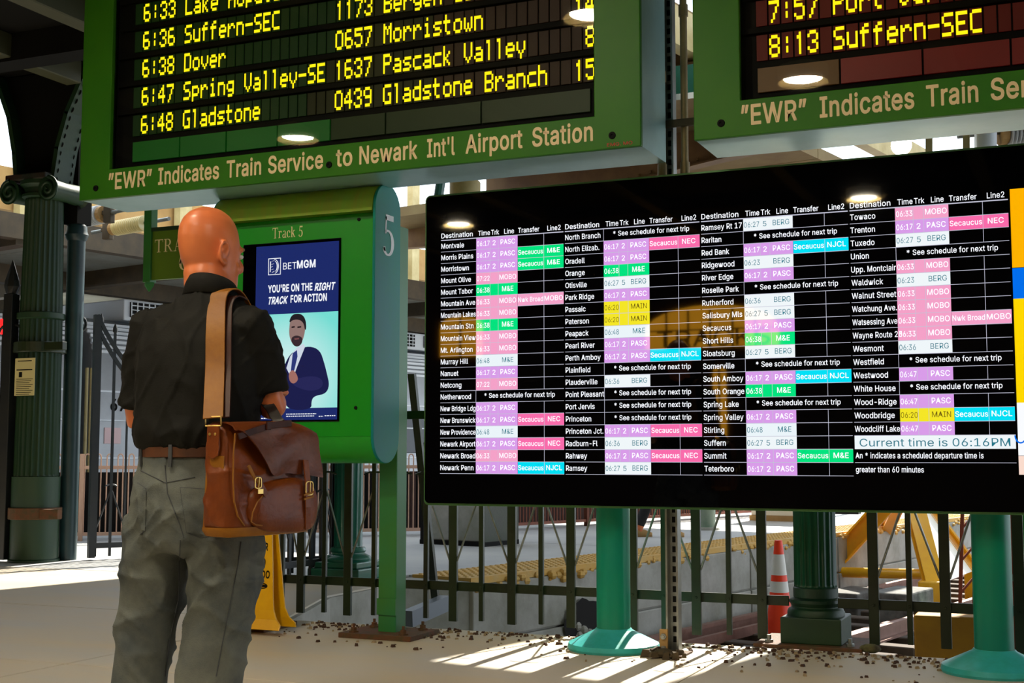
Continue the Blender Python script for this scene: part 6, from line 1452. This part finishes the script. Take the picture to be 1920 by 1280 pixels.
for py in (925, 933): brib([bp3(570, py+3, -.049), bp3(588, py-3, -.049)], .007, .003, 'strap_keeper', M_leather_l, BG)
# gusset tab with rivets and ring
m = MB(); yy = BD_/2
tabp = [(yy-.024, .33), (yy-.026, .26), (yy-.020, .235), (yy, .225), (yy+.020, .235), (yy+.026, .26), (yy+.024, .33)]
m.prism(tabp, 'x', -.012, -.006); tb = m.build('strap_tab', M_leather, BG, world=False, bevel=.002)
for dy_ in (-.011, .011): 
    q = MB(); q.ell((-.0135, yy+dy_, .30), (.003, .005, .005), n=10, m=6); q.build('rivet', M_brass, tb, world=False)
MB().prism([(yy-.035, .235), (yy+.035, .235), (yy+.045, .02), (yy-.045, .02)], 'x', -.002, .004).build('gusset_panel', M_leather_l, BG, world=False, bevel=.002)
q = MB(); q.tube([(-.010, yy-.032, .325), (-.012, yy-.032, .352), (-.012, yy+.032, .352), (-.010, yy+.032, .325), (-.010, yy-.032, .325)], .003, 8); q.build('ring', M_brass, BG, world=False)
# shoulder strap: up the back, over the shoulder, down in front
def ribbon(path, wv, w_, th, name, m_, label=None):
    P_ = [Vector(p) for p in path]
    # Catmull-Rom
    Q = []; W_ = []
    for i in range(len(P_)-1):
        p0, p1, p2, p3 = P_[max(0, i-1)], P_[i], P_[i+1], P_[min(len(P_)-1, i+2)]
        for k in range(8):
            t = k/8; Q.append(.5*((2*p1)+(p2-p0)*t+(2*p0-5*p1+4*p2-p3)*t*t+(3*p1-p0-3*p2+p3)*t**3)); W_.append(Vector(wv[i]).lerp(Vector(wv[i+1]), t))
    Q.append(P_[-1]); W_.append(Vector(wv[-1])); vs = []
    for i, q in enumerate(Q):
        t = (Q[min(i+1, len(Q)-1)]-Q[max(0, i-1)]).normalized(); w2 = (W_[i]-t*W_[i].dot(t)).normalized(); n2 = t.cross(w2)
        vs += [q-w2*w_/2-n2*th/2, q+w2*w_/2-n2*th/2, q+w2*w_/2+n2*th/2, q-w2*w_/2+n2*th/2]
    fs = [(i*4+k, i*4+(k+1) % 4, (i+1)*4+(k+1) % 4, (i+1)*4+k) for i in range(len(Q)-1) for k in range(4)]+[(3, 2, 1, 0), tuple((len(Q)-1)*4+k for k in range(4))]
    mm3 = MB(); mm3.add(vs, fs); o = mm3.build(name, m_, BG, world=True, bevel=.0012, seg=1, smooth=30, label=label)
    return o
def Lw(x, y, z): return MW @ Vector((x, y, z))
def pd(px, py, d): return at(px, py, d)
wr = _R*1.0
g0 = BW @ Vector((-.012, yy, .348))
lx = MW.to_3x3() @ Vector((1, 0, 0))
sh = BVHTree.FromPolygons([MW @ v.co for v in shirt.data.vertices], [tuple(p.vertices) for p in shirt.data.polygons])
def on_shirt(px, py, off=.012):
    d = ray(px, py).normalized(); h = sh.ray_cast(_C, d); return (h[0]-d*off) if h[0] is not None else at(px, py, 3.95)
path = [g0, g0.lerp(on_shirt(403, 690), .4), on_shirt(403, 690, .02), on_shirt(404, 620, .014), on_shirt(407, 570, .010), Lw(.085, .010, 1.528), Lw(.09, .075, 1.535), Lw(.10, .14, 1.48), Lw(.125, .19, 1.36), Lw(.16, .225, 1.22)]
def bkt(p): return p
path = [Vector(p) for p in path]
# root of strap geometry is expressed relative to the bag (rotated), so convert by hand
def ribbon_bag(path, wv, w_, th, name, m_, label=None):
    return ribbon([BI @ Vector(p) for p in path], [BI.to_3x3() @ Vector(v) for v in wv], w_, th, name, m_, label)
_ob = MB.build
wvs = [wr]*4+[lx]*6
def ribbon(path, wv, w_, th, name, m_, label=None, _r=ribbon):
    MB.build = lambda s, *a, **k: _ob(s, *a, **{**k, 'world': False}); o = _r(path, wv, w_, th, name, m_, label); MB.build = _ob; return o
ribbon_bag(path, wvs, .060, .005, 'shoulder_strap', M_leather_l, 'wide tan shoulder strap running up the back')
p2 = [g0+_R*.028+_F*.02]+[p+_R*.030+_F*.014 for p in path[1:5]]+[Lw(.118, .03, 1.512), Lw(.12, .09, 1.508)]
ribbon_bag(p2, [wr]*5+[lx]*2, .036, .005, 'strap_lining', M_leather_d, 'dark brown underside layer of the strap')
far = BW @ Vector((BL+.002, yy, .33))
p3 = [Lw(.16, .225, 1.22), at(492, 742, 4.25), at(508, 765, 4.2), at(528, 795, 4.12), far]
ribbon_bag(p3, [lx]*2+[wr]*3, .034, .005, 'front_strap', mat('black_strap', (16, 14, 13), .5), 'narrow black strap descending under the elbow')

# ------------------------------------------------------------------ distant walker on the far platform
q0 = on_z(1216, 1006, 0)
PW = thing('person', 'distant person in dark trousers walking on the far platform, mostly hidden by the timetable screen', 'person', q0, math.radians(-50))
m = MB()
m.tube([(0, -.02, .95), (.02, .02, .5), (.0, -.12, .10), (0, -.10, .05)], [.09, .062, .045, .04], 12)
m.tube([(.18, .0, .95), (.18, .20, .52), (.18, .22, .12), (.18, .25, .05)], [.09, .062, .045, .04], 12)
m.loft([(.09, 0, .86, .16, .11), (.09, 0, 1.0, .15, .11), (.09, 0, 1.25, .17, .11), (.09, 0, 1.42, .18, .10), (.09, 0, 1.5, .07, .06), (.09, .01, 1.56, .05, .055), (.09, .02, 1.62, .07, .09), (.09, .02, 1.7, .075, .095), (.09, .02, 1.77, .05, .06), (.09, .02, 1.79, .01, .01)], 20)
for sx in (-1, 1): m.tube([(.09+sx*.18, 0, 1.4), (.09+sx*.22, -.05*sx, 1.12), (.09+sx*.2, .1*sx+.05, .88), (.09+sx*.2, .12*sx+.07, .80)], [.05, .042, .032, .025], 12)
remesh(m, 'body', M_skin, PW, .012, 4)
m = MB()
m.tube([(0, -.02, .93), (.02, .02, .5), (.0, -.12, .14)], [.105, .078, .062], 12); m.tube([(.18, .0, .93), (.18, .20, .52), (.18, .22, .14)], [.105, .078, .062], 12); m.loft([(.09, 0, .84, .175, .125), (.09, 0, 1.02, .165, .125)], 20)
remesh(m, 'trousers', mat('dark_trousers', (24, 22, 24), .8), PW, .012, 4)
m = MB(); m.loft([(.09, 0, .96, .17, .13), (.09, 0, 1.25, .185, .125), (.09, 0, 1.42, .19, .115), (.09, 0, 1.5, .08, .07)], 20)
for sx in (-1, 1): m.tube([(.09+sx*.16, 0, 1.41), (.09+sx*.22, -.05*sx, 1.12), (.09+sx*.2, .09*sx+.05, .92)], [.065, .055, .045], 12)
remesh(m, 'jacket', mat('dark_jacket', (36, 38, 46), .8), PW, .012, 4)
m = MB(); m.loft([(.09, .0, 1.66, .082, .098), (.09, .0, 1.73, .083, .10), (.09, .0, 1.79, .055, .07), (.09, .0, 1.805, .01, .01)], 16); m.build('hair', M_dark, PW, world=False, smooth='all')
for (x, y) in ((0, -.07), (.18, .28)):
    MB().loft([((x, y, 0), (.045, 0, 0), (0, .12, 0)), ((x, y, .05), (.045, 0, 0), (0, .12, 0)), ((x, y-.04, .09), (.035, 0, 0), (0, .06, 0))], 14).build('shoe', M_tan, PW, world=False, smooth='all')
